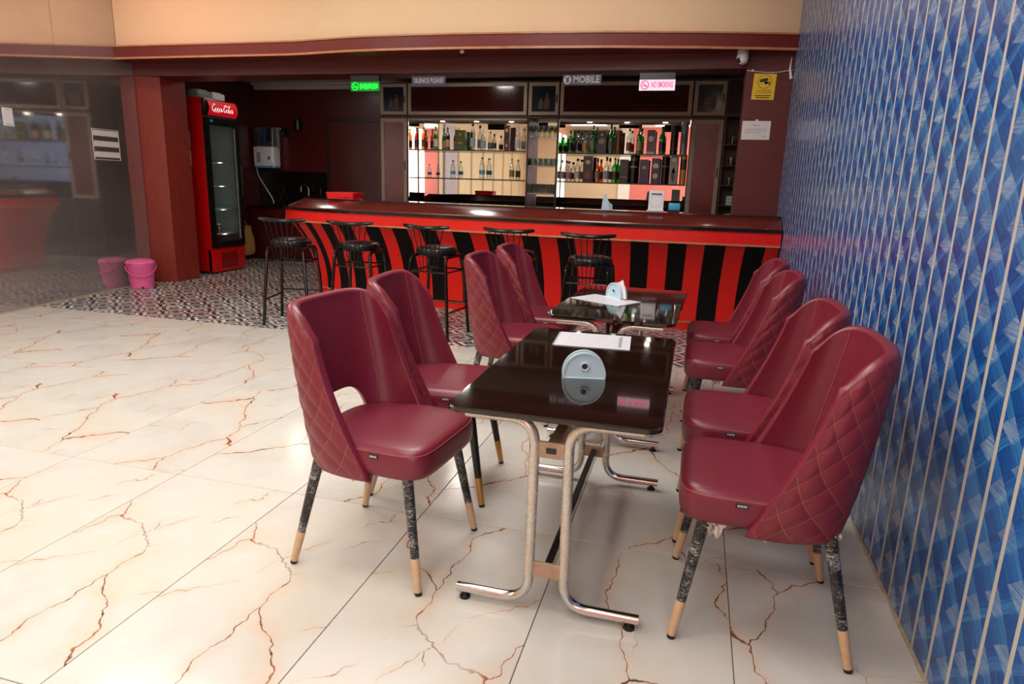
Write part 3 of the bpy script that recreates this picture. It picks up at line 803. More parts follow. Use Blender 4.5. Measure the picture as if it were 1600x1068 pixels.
# ------------------------------------------------------------------ bar counter
FR = [(-4.86, 7.9), (-4.80, 7.3), (-4.68, 6.98), (-4.5, 6.79), (-4.2, 6.62), (-3.75, 6.50), (-3.12, 6.43), (-2.39, 6.35), (-1.7, 6.28), (-1.07, 6.235), (-0.49, 6.235), (0.08, 6.26), (WX - 0.014, 6.31)]
def cat(p0, p1, p2, p3, t):
    return tuple(0.5 * (2 * b + (c - a) * t + (2 * a - 5 * b + 4 * c - d) * t * t + (3 * b - a - 3 * c + d) * t ** 3) for a, b, c, d in zip(p0, p1, p2, p3))
def smooth_path(pts, n=8):
    out = []
    for i in range(len(pts) - 1):
        for k in range(n): out.append(cat(pts[max(i - 1, 0)], pts[i], pts[i + 1], pts[min(i + 2, len(pts) - 1)], k / n))
    out.append(pts[-1]); return out
FP = [Vector((x, y)) for x, y in smooth_path(FR)]
NRM = []
for i in range(len(FP)):
    d = FP[min(i + 1, len(FP) - 1)] - FP[max(i - 1, 0)]; NRM.append(Vector((-d.y, d.x)).normalized())   # towards the barman
NRM[-1] = Vector((0, 1)); 
def offs(d): return [p + n * d for p, n in zip(FP, NRM)]
def band(profile):
    """closed profile [(offset, z)] swept along the bar front"""
    rings = []
    for p, n in zip(FP, NRM): rings.append([(min((p + n * o).x, WX - 0.014), (p + n * o).y, z) for o, z in profile])
    return B().loft(rings)
bar = thing('bar_counter', 'long curved red and black striped bar counter under the shelves', 'bar counter', (0, 0, 0))
link('counter_slab', band([(0.0, 0.988), (0.0, 1.012), (0.004, 1.016), (0.55, 1.016), (0.55, 0.988)]), M['granite'], bar)
link('fascia', band([(0.02, 0.878), (0.02, 0.988), (0.07, 0.988), (0.07, 0.878)]), M['red'], bar)
link('fascia_trim', band([(0.012, 0.862), (0.012, 0.878), (0.075, 0.878), (0.075, 0.862)]), M['orange_trim'], bar)
link('sloped_panel', band([(0.05, 1.017), (0.055, 1.028), (0.245, 1.112), (0.27, 1.112), (0.27, 1.017)]), M['brown_gloss'], bar)
link('upper_ledge', band([(0.243, 1.112), (0.243, 1.124), (0.52, 1.124), (0.52, 1.112)]), M['granite'], bar)
link('back_panel', band([(0.45, 0.05), (0.45, 0.988), (0.50, 0.988), (0.50, 0.05)]), M['carcass'], bar)
link('plinth', band([(0.36, 0.0), (0.36, 0.075), (0.40, 0.075), (0.40, 0.0)]), M['red'], bar)
link('plinth_trim', band([(0.345, 0.075), (0.345, 0.09), (0.40, 0.09), (0.40, 0.075)]), M['orange_trim'], bar)
def at_x(xq):
    for i in range(len(FP) - 1):
        a, b = FP[i], FP[i + 1]
        if a.x <= xq <= b.x:
            t = (xq - a.x) / max(1e-6, b.x - a.x); return a.lerp(b, t), NRM[i].lerp(NRM[i + 1], t).normalized()
    return FP[-1], NRM[-1]
def front_piece(xa, xb, proud):
    prof = []
    for k in range(15):
        h = k / 14; z = 0.088 + (0.862 - 0.088) * h
        prof.append((0.06 + 0.29 * (1 - h ** 2.2) - proud, z))
    nx = 4; fr_ = []; bk_ = []
    for i in range(nx + 1):
        p, n = at_x(xa + (xb - xa) * i / nx)
        fr_.append([tuple((p + n * o)) + (z,) for o, z in prof]); bk_.append([tuple((p + n * (o + 0.02))) + (z,) for o, z in prof])
    b = B(); m_ = len(prof); vs = [q for r in fr_ for q in r] + [q for r in bk_ for q in r]; N = (nx + 1) * m_
    fs = []
    for i in range(nx):
        for k in range(m_ - 1):
            a = i * m_ + k; fs.append((a, a + m_, a + m_ + 1, a + 1)); fs.append((N + a, N + a + 1, N + a + m_ + 1, N + a + m_))
    for k in range(m_ - 1):
        fs.append((k, k + 1, N + k + 1, N + k)); a = nx * m_ + k; fs.append((a, N + a, N + a + 1, a + 1))
    for i in range(nx):
        a = i * m_; fs.append((a, N + a, N + a + m_, a + m_)); a = i * m_ + m_ - 1; fs.append((a, a + m_, N + a + m_, N + a))
    b.add(vs, fs); return b
BLK = [(-4.52, -4.44), (-4.26, -4.155), (-4.0, -3.86), (-3.751, -3.581), (-3.406, -3.229), (-3.077, -2.897), (-2.741, -2.559), (-2.376, -2.182), (-2.013, -1.821), (-1.628, -1.457), (-1.272, -1.097), (-0.92, -0.744), (-0.565, -0.396), (-0.221, -0.055), (0.105, 0.288), (0.455, 0.629)]
prev = -4.66
for xa, xb in BLK:
    link('red_panel', front_piece(prev, xa, 0.0), M['red'], bar); link('black_stripe', front_piece(xa, xb, 0.003), M['black_lam'], bar); prev = xb
link('red_panel', front_piece(prev, WX - 0.016, 0.0), M['red'], bar)
# end of the counter, facing left
eb = B()
for k in range(14):
    pass
endp = []
for i, (p, n) in enumerate(zip(FP, NRM)):
    if p.x < -4.64: endp.append((p, n))
er = [[tuple(p + n * (0.06 + 0.29 * (1 - (k / 8) ** 2.2))) + (0.088 + 0.774 * k / 8,) for k in range(9)] for p, n in endp]
link('end_panel', B().loft(er, closed=False, cap0=False, cap1=False), M['red'], bar)
for px_ in (-3.9, -3.75, -3.0, -1.2, 0.1, 0.35, 0.62):
    p, n = at_x(px_); q = p + n * 0.035
    link('cap_screw', B().lathe([(0.006, 0), (0.006, 0.004), (0.003, 0.006)], 10, (q.x, q.y, 1.016)), M['chrome'], bar)

# ------------------------------------------------------------------ bar stools
def make_stool():
    t = thing('bar_stool', 'x', 'stool', group='black bar stools')
    SZ = 0.735
    link('seat', B().lathe([(0.10, SZ - 0.016), (0.165, SZ - 0.014), (0.176, SZ - 0.004), (0.182, SZ + 0.020), (0.180, SZ + 0.036), (0.168, SZ + 0.050), (0.13, SZ + 0.060), (0.02, SZ + 0.064)], 32), M['vinyl'], t)
    link('seat_band', B().lathe([(0.178, SZ - 0.004), (0.181, SZ), (0.181, SZ + 0.006), (0.178, SZ + 0.009)], 32), M['stool'], t)
    for sx in (-1, 1):
        pth = bend([(sx * 0.215, -0.215, 0), (sx * 0.165, -0.165, SZ - 0.02), (sx * 0.165, 0.165, SZ - 0.02), (sx * 0.215, 0.215, 0)], 0.07, 8)
        fr = link('leg_frame', B().tube(pth, 0.0145, 10), M['stool'], t)
        link('side_rail', B().tube([(sx * 0.176, -0.174, SZ - 0.15), (sx * 0.176, 0.174, SZ - 0.15)], 0.008, 8), M['stool'], fr)
        link('foot_rail', B().tube([(sx * 0.199, -0.199, 0.24), (sx * 0.199, 0.199, 0.24)], 0.008, 8), M['stool'], fr)
        for sy in (-1, 1): link('foot_cap', B().lathe([(0.0145, 0.0), (0.0145, 0.02)], 10, (sx * 0.2145, sy * 0.2145, 0)), M['rubber'], fr)
    for sy, zz in ((-1, SZ - 0.15), (1, SZ - 0.15), (1, 0.28)):
        k_ = 0.165 + 0.05 * (1 - zz / SZ)
        link('cross_rail', B().tube([(-k_, sy * k_, zz), (k_, sy * k_, zz)], 0.008, 8), M['stool'], t)
    rail = [(-0.215 + 0.43 * k / 10, -0.245 + 0.055 * (abs(k - 5) / 5) ** 2, 0.965 + 0.012 * (abs(k - 5) / 5) ** 2) for k in range(11)]
    br = link('back_rail', B().tube(rail, [0.012] + [0.0175] * 9 + [0.012], 10), M['stool'], t)
    for k in range(7):
        f = (k - 3) / 3
        xt = f * 0.165; yt = -0.243 + 0.055 * (abs(xt) / 0.215) ** 2
        link('spindle', B().tube([(xt, yt, 0.962), (f * 0.125, -0.198, 0.80), (f * 0.085, -0.182, SZ - 0.15)], 0.0042, 6), M['stool'], br)
    return t
st0 = make_stool()
STOOLS = [(-3.62, 5.50, 12, 'black round-seat bar stool at the far left end, before the counter corner'), (-2.93, 5.52, 4, 'second black bar stool from the left end of the bar counter'),
          (-2.17, 5.50, -6, 'middle black bar stool, partly behind the second chair'), (-1.48, 5.55, 0, 'black bar stool mostly hidden behind the far burgundy chairs'), (-0.80, 5.42, 0, 'black bar stool behind the farther table, nearest the blue wall')]
for i, (x, y, a, lb) in enumerate(STOOLS):
    if i == 0: st0.location = (x, y, 0); st0.rotation_euler = (0, 0, math.radians(a)); st0['label'] = lb
    else: dup(st0, (x, y, 0), math.radians(a), lb)

# ------------------------------------------------------------------ drinks cooler (faces +X)
fg = thing('drinks_cooler', 'tall red glass-door drinks cooler behind the left pillar', 'fridge', (-6.41, 7.81, 0))
FW, FH, FD = 0.70, 2.33, 0.66      # along +Y, height, depth along -X
body = B().box(-FD, 0, 0, 0.03, 0.03, FH).box(-FD, 0, FW - 0.03, FW, 0.03, FH).box(-FD, -FD + 0.03, 0.03, FW - 0.03, 0.03, FH).box(-FD, 0, 0.03, FW - 0.03, FH - 0.03, FH).box(-FD, 0, 0.03, FW - 0.03, 0.33, 0.36)
link('body', body, M['fridge_red'], fg)
bs = link('base', B().rbox(-0.05, 0.02, 0.0, FW, 0.02, 0.335, 0.006, 2), M['fridge_red'], fg)
for k in range(10): link('vent_slat', B().box(0.02, 0.024, 0.18, 0.52, 0.07 + k * 0.022, 0.08 + k * 0.022), M['carcass'], bs)
hd = link('header', B().rbox(-0.02, 0.03, 0.02, FW - 0.02, 2.10, FH, 0.012, 2), M['black_plastic'], fg)
pan = B().loft([[(0.03 + 0.035 * math.sin(PI * k / 8), y, 2.115 + (FH - 2.13) * k / 8) for k in range(9)] for y in (0.09, FW - 0.03)], closed=False, cap0=False, cap1=False)
link('sign_panel', pan, emit('cooler_sign_red', '#d0101c', 0.35), hd)
def ribbon_stroke(b, pts, wd, sx=1.0, ox=0.0):
    P_ = [Vector((x, y)) for x, y in smooth_path(pts, 6)]
    L, R = [], []
    for i, p in enumerate(P_):
        d = P_[min(i + 1, len(P_) - 1)] - P_[max(i - 1, 0)]
        if d.length < 1e-6: d = Vector((1, 0))
        n = Vector((-d.y, d.x)).normalized(); w_ = wd * (0.35 + 0.65 * abs(n.x))
        L.append(p + n * w_); R.append(p - n * w_)
    m_ = len(P_); b.add([(v.x, v.y, 0) for v in L] + [(v.x, v.y, 0) for v in R], [(i, i + 1, m_ + i + 1, m_ + i) for i in range(m_ - 1)])
def o_stroke(cx): return [(cx + 0.5 * math.cos(a) + 0.12 * math.sin(a), 0.5 + 0.5 * math.sin(a)) for a in [PI * 0.6 + 2 * PI * k / 10 for k in range(11)]]
logo = B()
ribbon_stroke(logo, [(1.25, 1.9), (1.0, 2.2), (0.55, 2.1), (0.1, 1.3), (0.05, 0.5), (0.45, 0.0), (1.05, 0.35), (1.3, 0.7)], 0.16)
ribbon_stroke(logo, o_stroke(1.75), 0.14)
ribbon_stroke(logo, [(3.15, 0.8), (2.9, 1.0), (2.5, 0.75), (2.45, 0.25), (2.75, 0.0), (3.15, 0.25)], 0.14)
ribbon_stroke(logo, o_stroke(3.75), 0.14); ribbon_stroke(logo, [(4.25, 1.0), (4.2, 0.3), (4.4, 0.0), (4.65, 0.35)], 0.13)
ribbon_stroke(logo, [(4.75, 0.62), (5.2, 0.62)], 0.16)
ribbon_stroke(logo, [(6.5, 1.9), (6.25, 2.2), (5.8, 2.1), (5.4, 1.3), (5.35, 0.5), (5.75, 0.0), (6.3, 0.35), (6.5, 0.7)], 0.16)
ribbon_stroke(logo, [(5.9, 2.15), (6.8, 1.75), (7.6, 2.1), (8.3, 2.3)], 0.14)
ribbon_stroke(logo, o_stroke(7.0), 0.14)
ribbon_stroke(logo, [(8.0, 2.1), (7.75, 1.2), (7.75, 0.25), (8.0, 0.0), (8.25, 0.4)], 0.14)
ribbon_stroke(logo, o_stroke(8.85), 0.14); ribbon_stroke(logo, [(9.35, 1.0), (9.3, 0.3), (9.5, 0.0), (9.8, 0.3)], 0.13)
ribbon_stroke(logo, [(0.5, -0.05), (0.9, -0.35), (1.7, -0.15), (2.4, -0.4), (3.2, -0.35)], 0.10)
s_ = 0.043
lv = [(0.0675, 0.145 + (x + 0.12 * y) * s_, 2.175 + y * s_ * 0.95) for x, y, _ in logo.v]
lg = B(); lg.v = lv; lg.f = logo.f
lgm = lg.mesh('logo_lettering'); 
link('logo_lettering', lgm, emit('lit_white_lettering', '#f4eeee', 0.6), hd)
dr = link('door', B().box(0.0, 0.05, 0.02, 0.085, 0.36, 2.09).box(0.0, 0.05, FW - 0.085, FW - 0.02, 0.36, 2.09).box(0.0, 0.05, 0.085, FW - 0.085, 1.99, 2.09).box(0.0, 0.05, 0.085, FW - 0.085, 0.36, 0.44), M['black_plastic'], fg)
link('door_pane', B().box(0.02, 0.028, 0.085, FW - 0.085, 0.44, 1.99), M['door_glass'], dr)
link('door_handle', B().tube(bend([(0.05, FW - 0.05, 1.05), (0.085, FW - 0.05, 1.07), (0.085, FW - 0.05, 1.45), (0.05, FW - 0.05, 1.47)], 0.02), 0.012, 8), M['black_plastic'], dr)
link('thermometer_badge', B().rbox(0.05, 0.056, 0.10, 0.16, 2.03, 2.06, 0.002, 1), M['cyan'], dr)
link('inner_strip', B().box(0.029, 0.035, FW - 0.1, FW - 0.088, 0.46, 1.97), M['grey_liner'], dr)
link('liner', B().box(-0.62, -0.60, 0.03, FW - 0.03, 0.36, FH - 0.05).box(-0.6, 0, 0.03, 0.045, 0.36, FH - 0.05).box(-0.6, 0, FW - 0.045, FW - 0.03, 0.36, FH - 0.05), M['grey_liner'], fg)
for zz in (0.52, 0.86, 1.18, 1.50): link('wire_shelf', B().box(-0.58, -0.03, 0.05, FW - 0.05, zz, zz + 0.014), M['white_plastic'], fg)
for k, zz in enumerate((1.45, 1.70)): link('side_label', B().box(-0.22, -0.20, -0.002, 0.0, zz, zz + 0.2), M['sign_white'], fg)
area_light('cooler_light', (-6.425, 8.16, 1.22), 1.5, 0.06, 4.0, (0.92, 1.0, 0.96), (0, PI / 2, 0))
tag(link('lemon', B().lathe([(0.004, 0.0), (0.02, 0.008), (0.03, 0.028), (0.028, 0.045), (0.012, 0.06), (0.004, 0.065)], 14), simple('lemon_skin', '#c8b41e', 0.5), None, (-6.55, 8.0, 0.874)), 'small yellow lemon on a wire shelf of the drinks cooler', 'lemon')
for k, (yy, zz, lb) in enumerate(((8.05, 0.534, 'dark jar on the lowest shelf of the drinks cooler, to the left'), (8.2, 0.534, 'dark jar on the lowest shelf of the drinks cooler, to the right'), (8.0, 1.194, 'dark round pot on the third shelf of the drinks cooler'))):
    j = thing('jar', lb, 'jar', (-6.58, yy, zz)); hh = 0.16 - 0.03 * k
    link('jar_body', B().lathe([(0.045, 0), (0.05, 0.01), (0.05, hh * 0.75), (0.035, hh * 0.9)], 16), M['carcass'], j); link('lid', B().lathe([(0.037, hh * 0.9), (0.037, hh)], 16), M['grey_liner'], j)
for k, (y0, y1, lb) in enumerate(((7.90, 8.17, 'left of the two clear plastic packets on top of the drinks cooler'), (8.19, 8.45, 'right of the two clear plastic packets on top of the drinks cooler'))):
    t = thing('packet', lb, 'packet', (-6.6, (y0 + y1) / 2, FH), group='packets on the cooler')
    d = (y1 - y0) / 2
    link('wrap', B().rbox(-0.09, 0.09, -d, d, 0, 0.105, 0.022, 3), M['white_plastic'] if k else M['grey_liner'], t)
    link('fold', B().rbox(-0.06, 0.06, -d * 0.7, d * 0.7, 0.10, 0.118, 0.008, 2), M['white_plastic'], t)

# ------------------------------------------------------------------ left back corner of the bar
sc_ = thing('sink_cabinet', 'dark red sink cabinet with black worktop in the back left corner', 'cabinet', (-7.12, 9.65, 0))
link('carcass', B().box(0, 2.2, 0.0, 0.39, 0.0, 0.84), M['barwall'], sc_)
for k in range(4):
    d = link('cabinet_door', B().rbox(0.02 + k * 0.54, 0.54 + k * 0.54, -0.018, 0.0, 0.08, 0.81, 0.003, 1), M['barwall'], sc_)
    link('handle', B().tube(bend([(0.50 + k * 0.54, -0.018, 0.55), (0.50 + k * 0.54, -0.045, 0.56), (0.50 + k * 0.54, -0.045, 0.68), (0.50 + k * 0.54, -0.018, 0.69)], 0.01), 0.005, 6), M['chrome'], d)
link('worktop', B().rbox(-0.0, 2.25, -0.03, 0.39, 0.84, 0.875, 0.004, 1), M['granite'], sc_)
link('splashback', B().box(0.0, 2.2, 0.375, 0.395, 0.875, 1.43), M['granite'], sc_)
pf = thing('water_purifier', 'white wall-mounted water purifier with clear top above the sink', 'water purifier', (-6.92, 10.04, 1.48))
link('back_body', B().rbox(-0.205, 0.2, -0.10, 0, 0.30, 0.645, 0.02, 3), M['grey_liner'], pf)
tk = link('tank', B().prism(rrect(-0.2, 0.195, -0.22, 0, 0.05), 0.03, 0.33), M['white_plastic'], pf)
link('base_tray', B().prism(rrect(-0.195, 0.19, -0.215, 0, 0.05), 0.0, 0.03), M['cyan'], pf)
link('clear_cover', B().prism(rrect(-0.2, 0.195, -0.20, 0, 0.05), 0.335, 0.64), M['door_glass'], pf)
for k in range(3): link('filter_cartridge', B().lathe([(0.03, 0), (0.038, 0.01), (0.038, 0.2), (0.03, 0.21)], 14, (-0.12 + k * 0.11, -0.14, 0.36 + 0.03 * k)), M['black_plastic'] if k != 1 else M['blue_plastic'], pf)
link('tap', B().tube([(0.17, -0.22, 0.06), (0.17, -0.27, 0.06), (0.17, -0.275, 0.03)], 0.014, 8), M['white_plastic'], pf)
link('indicator', B().box(0.09, 0.125, -0.2215, -0.219, 0.13, 0.18), M['ink'], tk)
link('front_print', B().box(-0.12, -0.05, -0.2215, -0.219, 0.08, 0.24), M['menu_grey'], tk)
link('tube', B().tube(smooth_path([(-0.20, -0.06, 0.36), (-0.22, -0.10, 0.15), (-0.17, -0.14, -0.1), (-0.02, -0.18, -0.3), (0.13, -0.22, -0.48), (0.18, -0.25, -0.57)], 5), 0.008, 6), M['white_plastic'], pf)
ph = thing('phone_stand', 'folding dark metal stand on the sink worktop under the purifier', 'stand', (-6.62, 9.80, 0.875))
link('leg', B().tube([(-0.06, 0, 0.01), (0.10, 0, 0.30)], 0.018, 8), M['darksteel'], ph)
link('arm', B().tube([(0.10, 0, 0.30), (-0.09, 0, 0.33)], 0.016, 8), M['darksteel'], ph)
link('brace', B().tube([(-0.09, 0, 0.33), (0.10, -0.02, 0.01)], 0.010, 8), M['darksteel'], ph)
link('foot', B().rbox(-0.08, 0.12, -0.05, 0.05, 0, 0.012, 0.004, 1), M['darksteel'], ph)
fc = thing('faucet', 'chrome swan-neck faucet at the bar sink', 'faucet', (-6.12, 9.85, 0.875))
link('spout', B().tube(bend([(0, 0, 0.0), (0, 0, 0.33), (-0.13, 0, 0.36), (-0.14, 0, 0.24)], 0.07, 8), 0.012, 10), M['chrome'], fc)
link('valve', B().lathe([(0.028, 0), (0.028, 0.06), (0.02, 0.09), (0.01, 0.10)], 14), M['chrome'], fc)
link('lever', B().tube([(0.0, 0, 0.08), (0.08, -0.03, 0.11)], 0.007, 8), M['chrome'], fc)
wl = thing('wall_lamp', 'small dark wall lamp on the maroon back wall', 'lamp', (-6.34, 10.05, 2.18))
link('bracket', B().rbox(-0.05, 0.05, -0.03, 0, -0.06, 0.06, 0.008, 2), M['black_plastic'], wl); link('shade', B().lathe([(0.07, -0.10), (0.06, 0.0), (0.045, 0.07), (0.01, 0.10)], 16, (0, -0.09, 0)), M['black_plastic'], wl)
sb = thing('switch_box', 'dark switch box with bright screws beside the purifier', 'switch box', (-6.62, 10.05, 2.05))
link('box', B().rbox(-0.09, 0.09, -0.05, 0, -0.07, 0.07, 0.006, 2), M['black_plastic'], sb)
for k, (x, z) in enumerate(((-0.07, 0.055), (0.07, 0.05), (0.07, -0.05))): link('screw', B().lathe([(0.008, 0), (0.005, 0.006)], 8, M=Matrix.Translation((x, -0.05, z)) @ Matrix.Rotation(PI / 2, 4, 'X')), M['chrome'], sb)
dB = struct('door_1', B().box(-5.80, -4.62, Y_B - 0.045, Y_B - 0.001, 0.0, 2.22), M['barwall'])
link('door_frame', B().box(-5.86, -5.80, Y_B - 0.06, Y_B - 0.001, 0, 2.28).box(-5.80, -4.62, Y_B - 0.06, Y_B - 0.001, 2.22, 2.28), M['carcass'], dB)
bg = thing('paper_bag', 'crumpled brown paper bag hanging beside the drinks cooler', 'bag', (-7.03, 9.42, 0.09))
rb = random.Random(5)
link('bag', B().loft([[(0.02 + 0.07 * math.cos(a) * s + rb.uniform(-.012, .012), 0.13 * math.sin(a) * s + rb.uniform(-.015, .015), z + rb.uniform(-.012, .012)) for a in [2 * PI * k / 18 for k in range(18)]] for s, z in ((0.75, 0), (1.0, 0.05), (1.05, 0.16), (1.0, 0.27), (0.8, 0.36), (0.55, 0.42), (0.7, 0.46))]), M['paperbag'], bg)
link('handle', B().tube([(-0.0, -0.05, 0.44), (-0.05, -0.02, 0.56), (-0.085, 0.0, 0.6), (-0.05, 0.02, 0.56), (0.0, 0.05, 0.44)], 0.005, 6), M['paperbag'], bg)
bp = thing('blue_bottle', 'blue plastic bottle standing between cooler and back wall', 'bottle', (-6.95, 9.17, 0.0))
link('bottle_body', B().lathe([(0.045, 0), (0.05, 0.02), (0.05, 0.56), (0.03, 0.64), (0.03, 0.70)], 16), M['blue_plastic'], bp); link('cap', B().lathe([(0.034, 0.70), (0.034, 0.75), (0.02, 0.76)], 14), M['white_plastic'], bp)

for bi, (bx_, by_, be_) in enumerate(BAR_FILL_DL):
    dl = thing('bar_fill_downlight', 'small round added downlight in the bar ceiling ' + ['above the cooler aisle', 'in front of the left bottle shelf'][bi], 'light', (bx_, by_, 2.80), group='added bar ceiling downlights')
    link('trim_ring', B().lathe([(0.14, -0.012), (0.15, 0.0)], 24), M['white_plastic'], dl); link('lens', B().lathe([(0.10, -0.014), (0.10, -0.012)], 24), M['fill_lampface'], dl)
# ------------------------------------------------------------------ pink bin
pb = thing('waste_bucket', 'pink plastic lidded bucket at the foot of the left pillar', 'bucket', (-6.345, 6.50, 0))
link('bucket', B().lathe([(0.118, 0.0), (0.124, 0.006), (0.150, 0.26), (0.156, 0.27), (0.156, 0.29), (0.148, 0.295)], 36), M['pink'], pb)
ld = link('lid', B().lathe([(0.158, 0.29), (0.163, 0.298), (0.160, 0.312), (0.14, 0.33), (0.09, 0.345), (0.02, 0.35)], 36), M['pink'], pb)
link('lid_tab', B().rbox(-0.025, 0.025, -0.185, -0.14, 0.30, 0.312, 0.004, 2), M['pink'], ld)
hp = [(0.162 * math.cos(a), -0.162 * math.sin(a) * 0.98 - 0.01, 0.265 - 0.11 * math.sin(a)) for a in [PI * k / 18 for k in range(19)]]
link('handle', B().tube(hp, 0.006, 8, M=Matrix.Rotation(0.75, 4, 'Z')), M['pink'], pb)
link('pedal_slot', B().rbox(-0.012, 0.016, -0.128, -0.10, 0.002, 0.03, 0.003, 1, Matrix.Rotation(0.75, 4, 'Z')), M['ink'], pb)

# ------------------------------------------------------------------ back bar
YF, YM = 9.30, 9.60
def fr_rect(b, x0, x1, z0, z1, w_, y0, y1):
    b.box(x0, x0 + w_, y0, y1, z0, z1).box(x1 - w_, x1, y0, y1, z0, z1).box(x0 + w_, x1 - w_, y0, y1, z1 - w_, z1).box(x0 + w_, x1 - w_, y0, y1, z0, z0 + w_); return b
def cabinet_tower(label, x0, x1, glass):
    t = thing('bar_cabinet', label, 'cabinet', ((x0 + x1) / 2, YF, 0)); h = (x1 - x0) / 2
    link('carcass', B().box(-h, -h + 0.02, 0, 0.7, 0, 2.70).box(h - 0.02, h, 0, 0.7, 0, 2.70).box(-h + 0.02, h - 0.02, 0.0, 0.7, 2.68, 2.70).box(-h + 0.02, h - 0.02, 0, 0.7, 2.215, 2.25).box(-h + 0.02, h - 0.02, 0, 0.7, 0.0, 0.9).box(-h + 0.02, h - 0.02, 0.31, 0.7, 0.9, 2.68), M['carcass'], t)
    ud = link('upper_door', fr_rect(B(), -h + 0.01, h - 0.01, 2.26, 2.68, 0.045, -0.022, 0.0), M['frame'], t)
    link('picture_panel', B().box(-h + 0.055, h - 0.055, -0.014, -0.004, 2.305, 2.635), M['picture'], ud)
    for q, (dx, hh) in enumerate(((-0.04, 0.14), (0.045, 0.2))):
        link('printed_bottle', B().prism([(dx - 0.035, 2.34), (dx + 0.035, 2.34), (dx + 0.035, 2.34 + hh * 0.6), (dx + 0.012, 2.34 + hh * 0.8), (dx + 0.012, 2.34 + hh), (dx - 0.012, 2.34 + hh), (dx - 0.012, 2.34 + hh * 0.8), (dx - 0.035, 2.34 + hh * 0.6)], 0.0138, 0.0146, Matrix.Rotation(PI / 2, 4, 'X')), M['picture_gold'], ud)
    link('handle', B().rbox(h - 0.045, h - 0.03, -0.035, -0.02, 2.42, 2.52, 0.003, 1), M['black_plastic'], ud)
    if not glass:
        d = link('lower_door', fr_rect(B(), -h + 0.01, h - 0.01, 0.92, 2.21, 0.05, -0.022, 0.0), M['frame'], t)
        link('burl_panel', B().box(-h + 0.06, h - 0.06, -0.014, -0.004, 0.97, 2.16), M['burl'], d)
        link('handle', B().rbox(h - 0.045, h - 0.03, -0.035, -0.02, 1.5, 1.62, 0.003, 1), M['black_plastic'], d)
    return t
cabinet_tower('left narrow bar cabinet with burl door beside the dark back door', -4.55, -4.125, False)
gB = cabinet_tower('narrow open bar cabinet holding drinking glasses between the bottle bays', -2.345, -1.91, True)
cabinet_tower('right narrow bar cabinet with tall burl door near the pillar', -0.165, 0.245, False)
def bottle_bay(label, x0, x1, shelves):
    t = thing('bottle_shelf', label, 'shelf', ((x0 + x1) / 2, YF, 0)); h = (x1 - x0) / 2
    link('carcass', B().box(-h, h, 0, 0.7, 2.68, 2.70).box(-h, h, 0, 0.7, 2.215, 2.25).box(-h, h, 0, 0.7, 0, 0.9).box(-h, h, 0.32, 0.7, 0.9, 2.68).box(-h, h, 0.02, 0.3, 2.25, 2.68), M['carcass'], t)
    d = link('fascia_frame', fr_rect(B(), -h + 0.01, h - 0.01, 2.26, 2.68, 0.045, -0.022, 0.0), M['frame'], t)
    link('fascia_panel', B().box(-h + 0.055, h - 0.055, -0.012, -0.002, 2.305, 2.635), M['maroon_panel'], d)
    link('mirror_back', B().box(-h + 0.001, h - 0.001, YM - YF, YM - YF + 0.01, 0.92, 2.214), M['mirror'], t)
    for sx in (-1, 1): link('mirror_cheek', B().box(sx * h - 0.006 * (sx > 0), sx * h + 0.006 * (sx < 0), 0.01, YM - YF, 0.92, 2.214), M['mirror'], t)
    for z in shelves: 
        s = link('glass_shelf', B().rbox(-h + 0.006, h - 0.006, 0.03, 0.295, z - 0.012, z, 0.002, 1), M['frost'], t)
        link('shelf_edge', B().box(-h + 0.006, h - 0.006, 0.022, 0.03, z - 0.014, z + 0.002), M['carcass'], s)
    for k in range(3): link('downlight', B().lathe([(0.03, 2.212), (0.035, 2.2145)], 14, (-h * 0.6 + h * 0.6 * k, 0.14, 0)), M['spot'], t)
    link('light_rail', B().box(-h + 0.006, h - 0.006, 0.0, 0.03, 2.195, 2.214), M['frame'], t)
    return t
SA1, SA2, SC1, SC2 = 1.79, 1.395, 1.775, 1.395
bottle_bay('left mirrored bar shelf with a few bottles on glass shelves', -4.12, -2.35, (SA1, SA2))
bottle_bay('right mirrored bar shelf crowded with bottles and gift boxes', -1.905, -0.17, (SC1, SC2))
link('mirror_back', B().box(-0.197, 0.197, 0.295, 0.305, 0.92, 2.214), M['mirror'], gB)
SB = (1.985, 1.60, 1.22)
for z in SB: link('glass_shelf', B().rbox(-0.195, 0.195, 0.03, 0.29, z - 0.012, z, 0.002, 1), M['frost'], gB)
er_ = thing('end_shelf', 'narrow dark end shelf unit with glasses beside the right pillar', 'shelf', (0.40, YF, 0))
link('carcass', B().box(-0.15, -0.13, 0, 0.7, 0, 2.7).box(0.28, 0.30, 0, 0.7, 0, 2.7).box(-0.13, 0.28, 0.3, 0.7, 0, 2.7).box(-0.13, 0.28, 0, 0.3, 2.25, 2.30).box(-0.13, 0.28, 0, 0.3, 0, 0.9), M['carcass'], er_)
for z in (1.915, 1.655, 1.405, 1.15): link('shelf_board', B().box(-0.13, 0.28, 0.02, 0.3, z - 0.015, z), M['carcass'], er_)

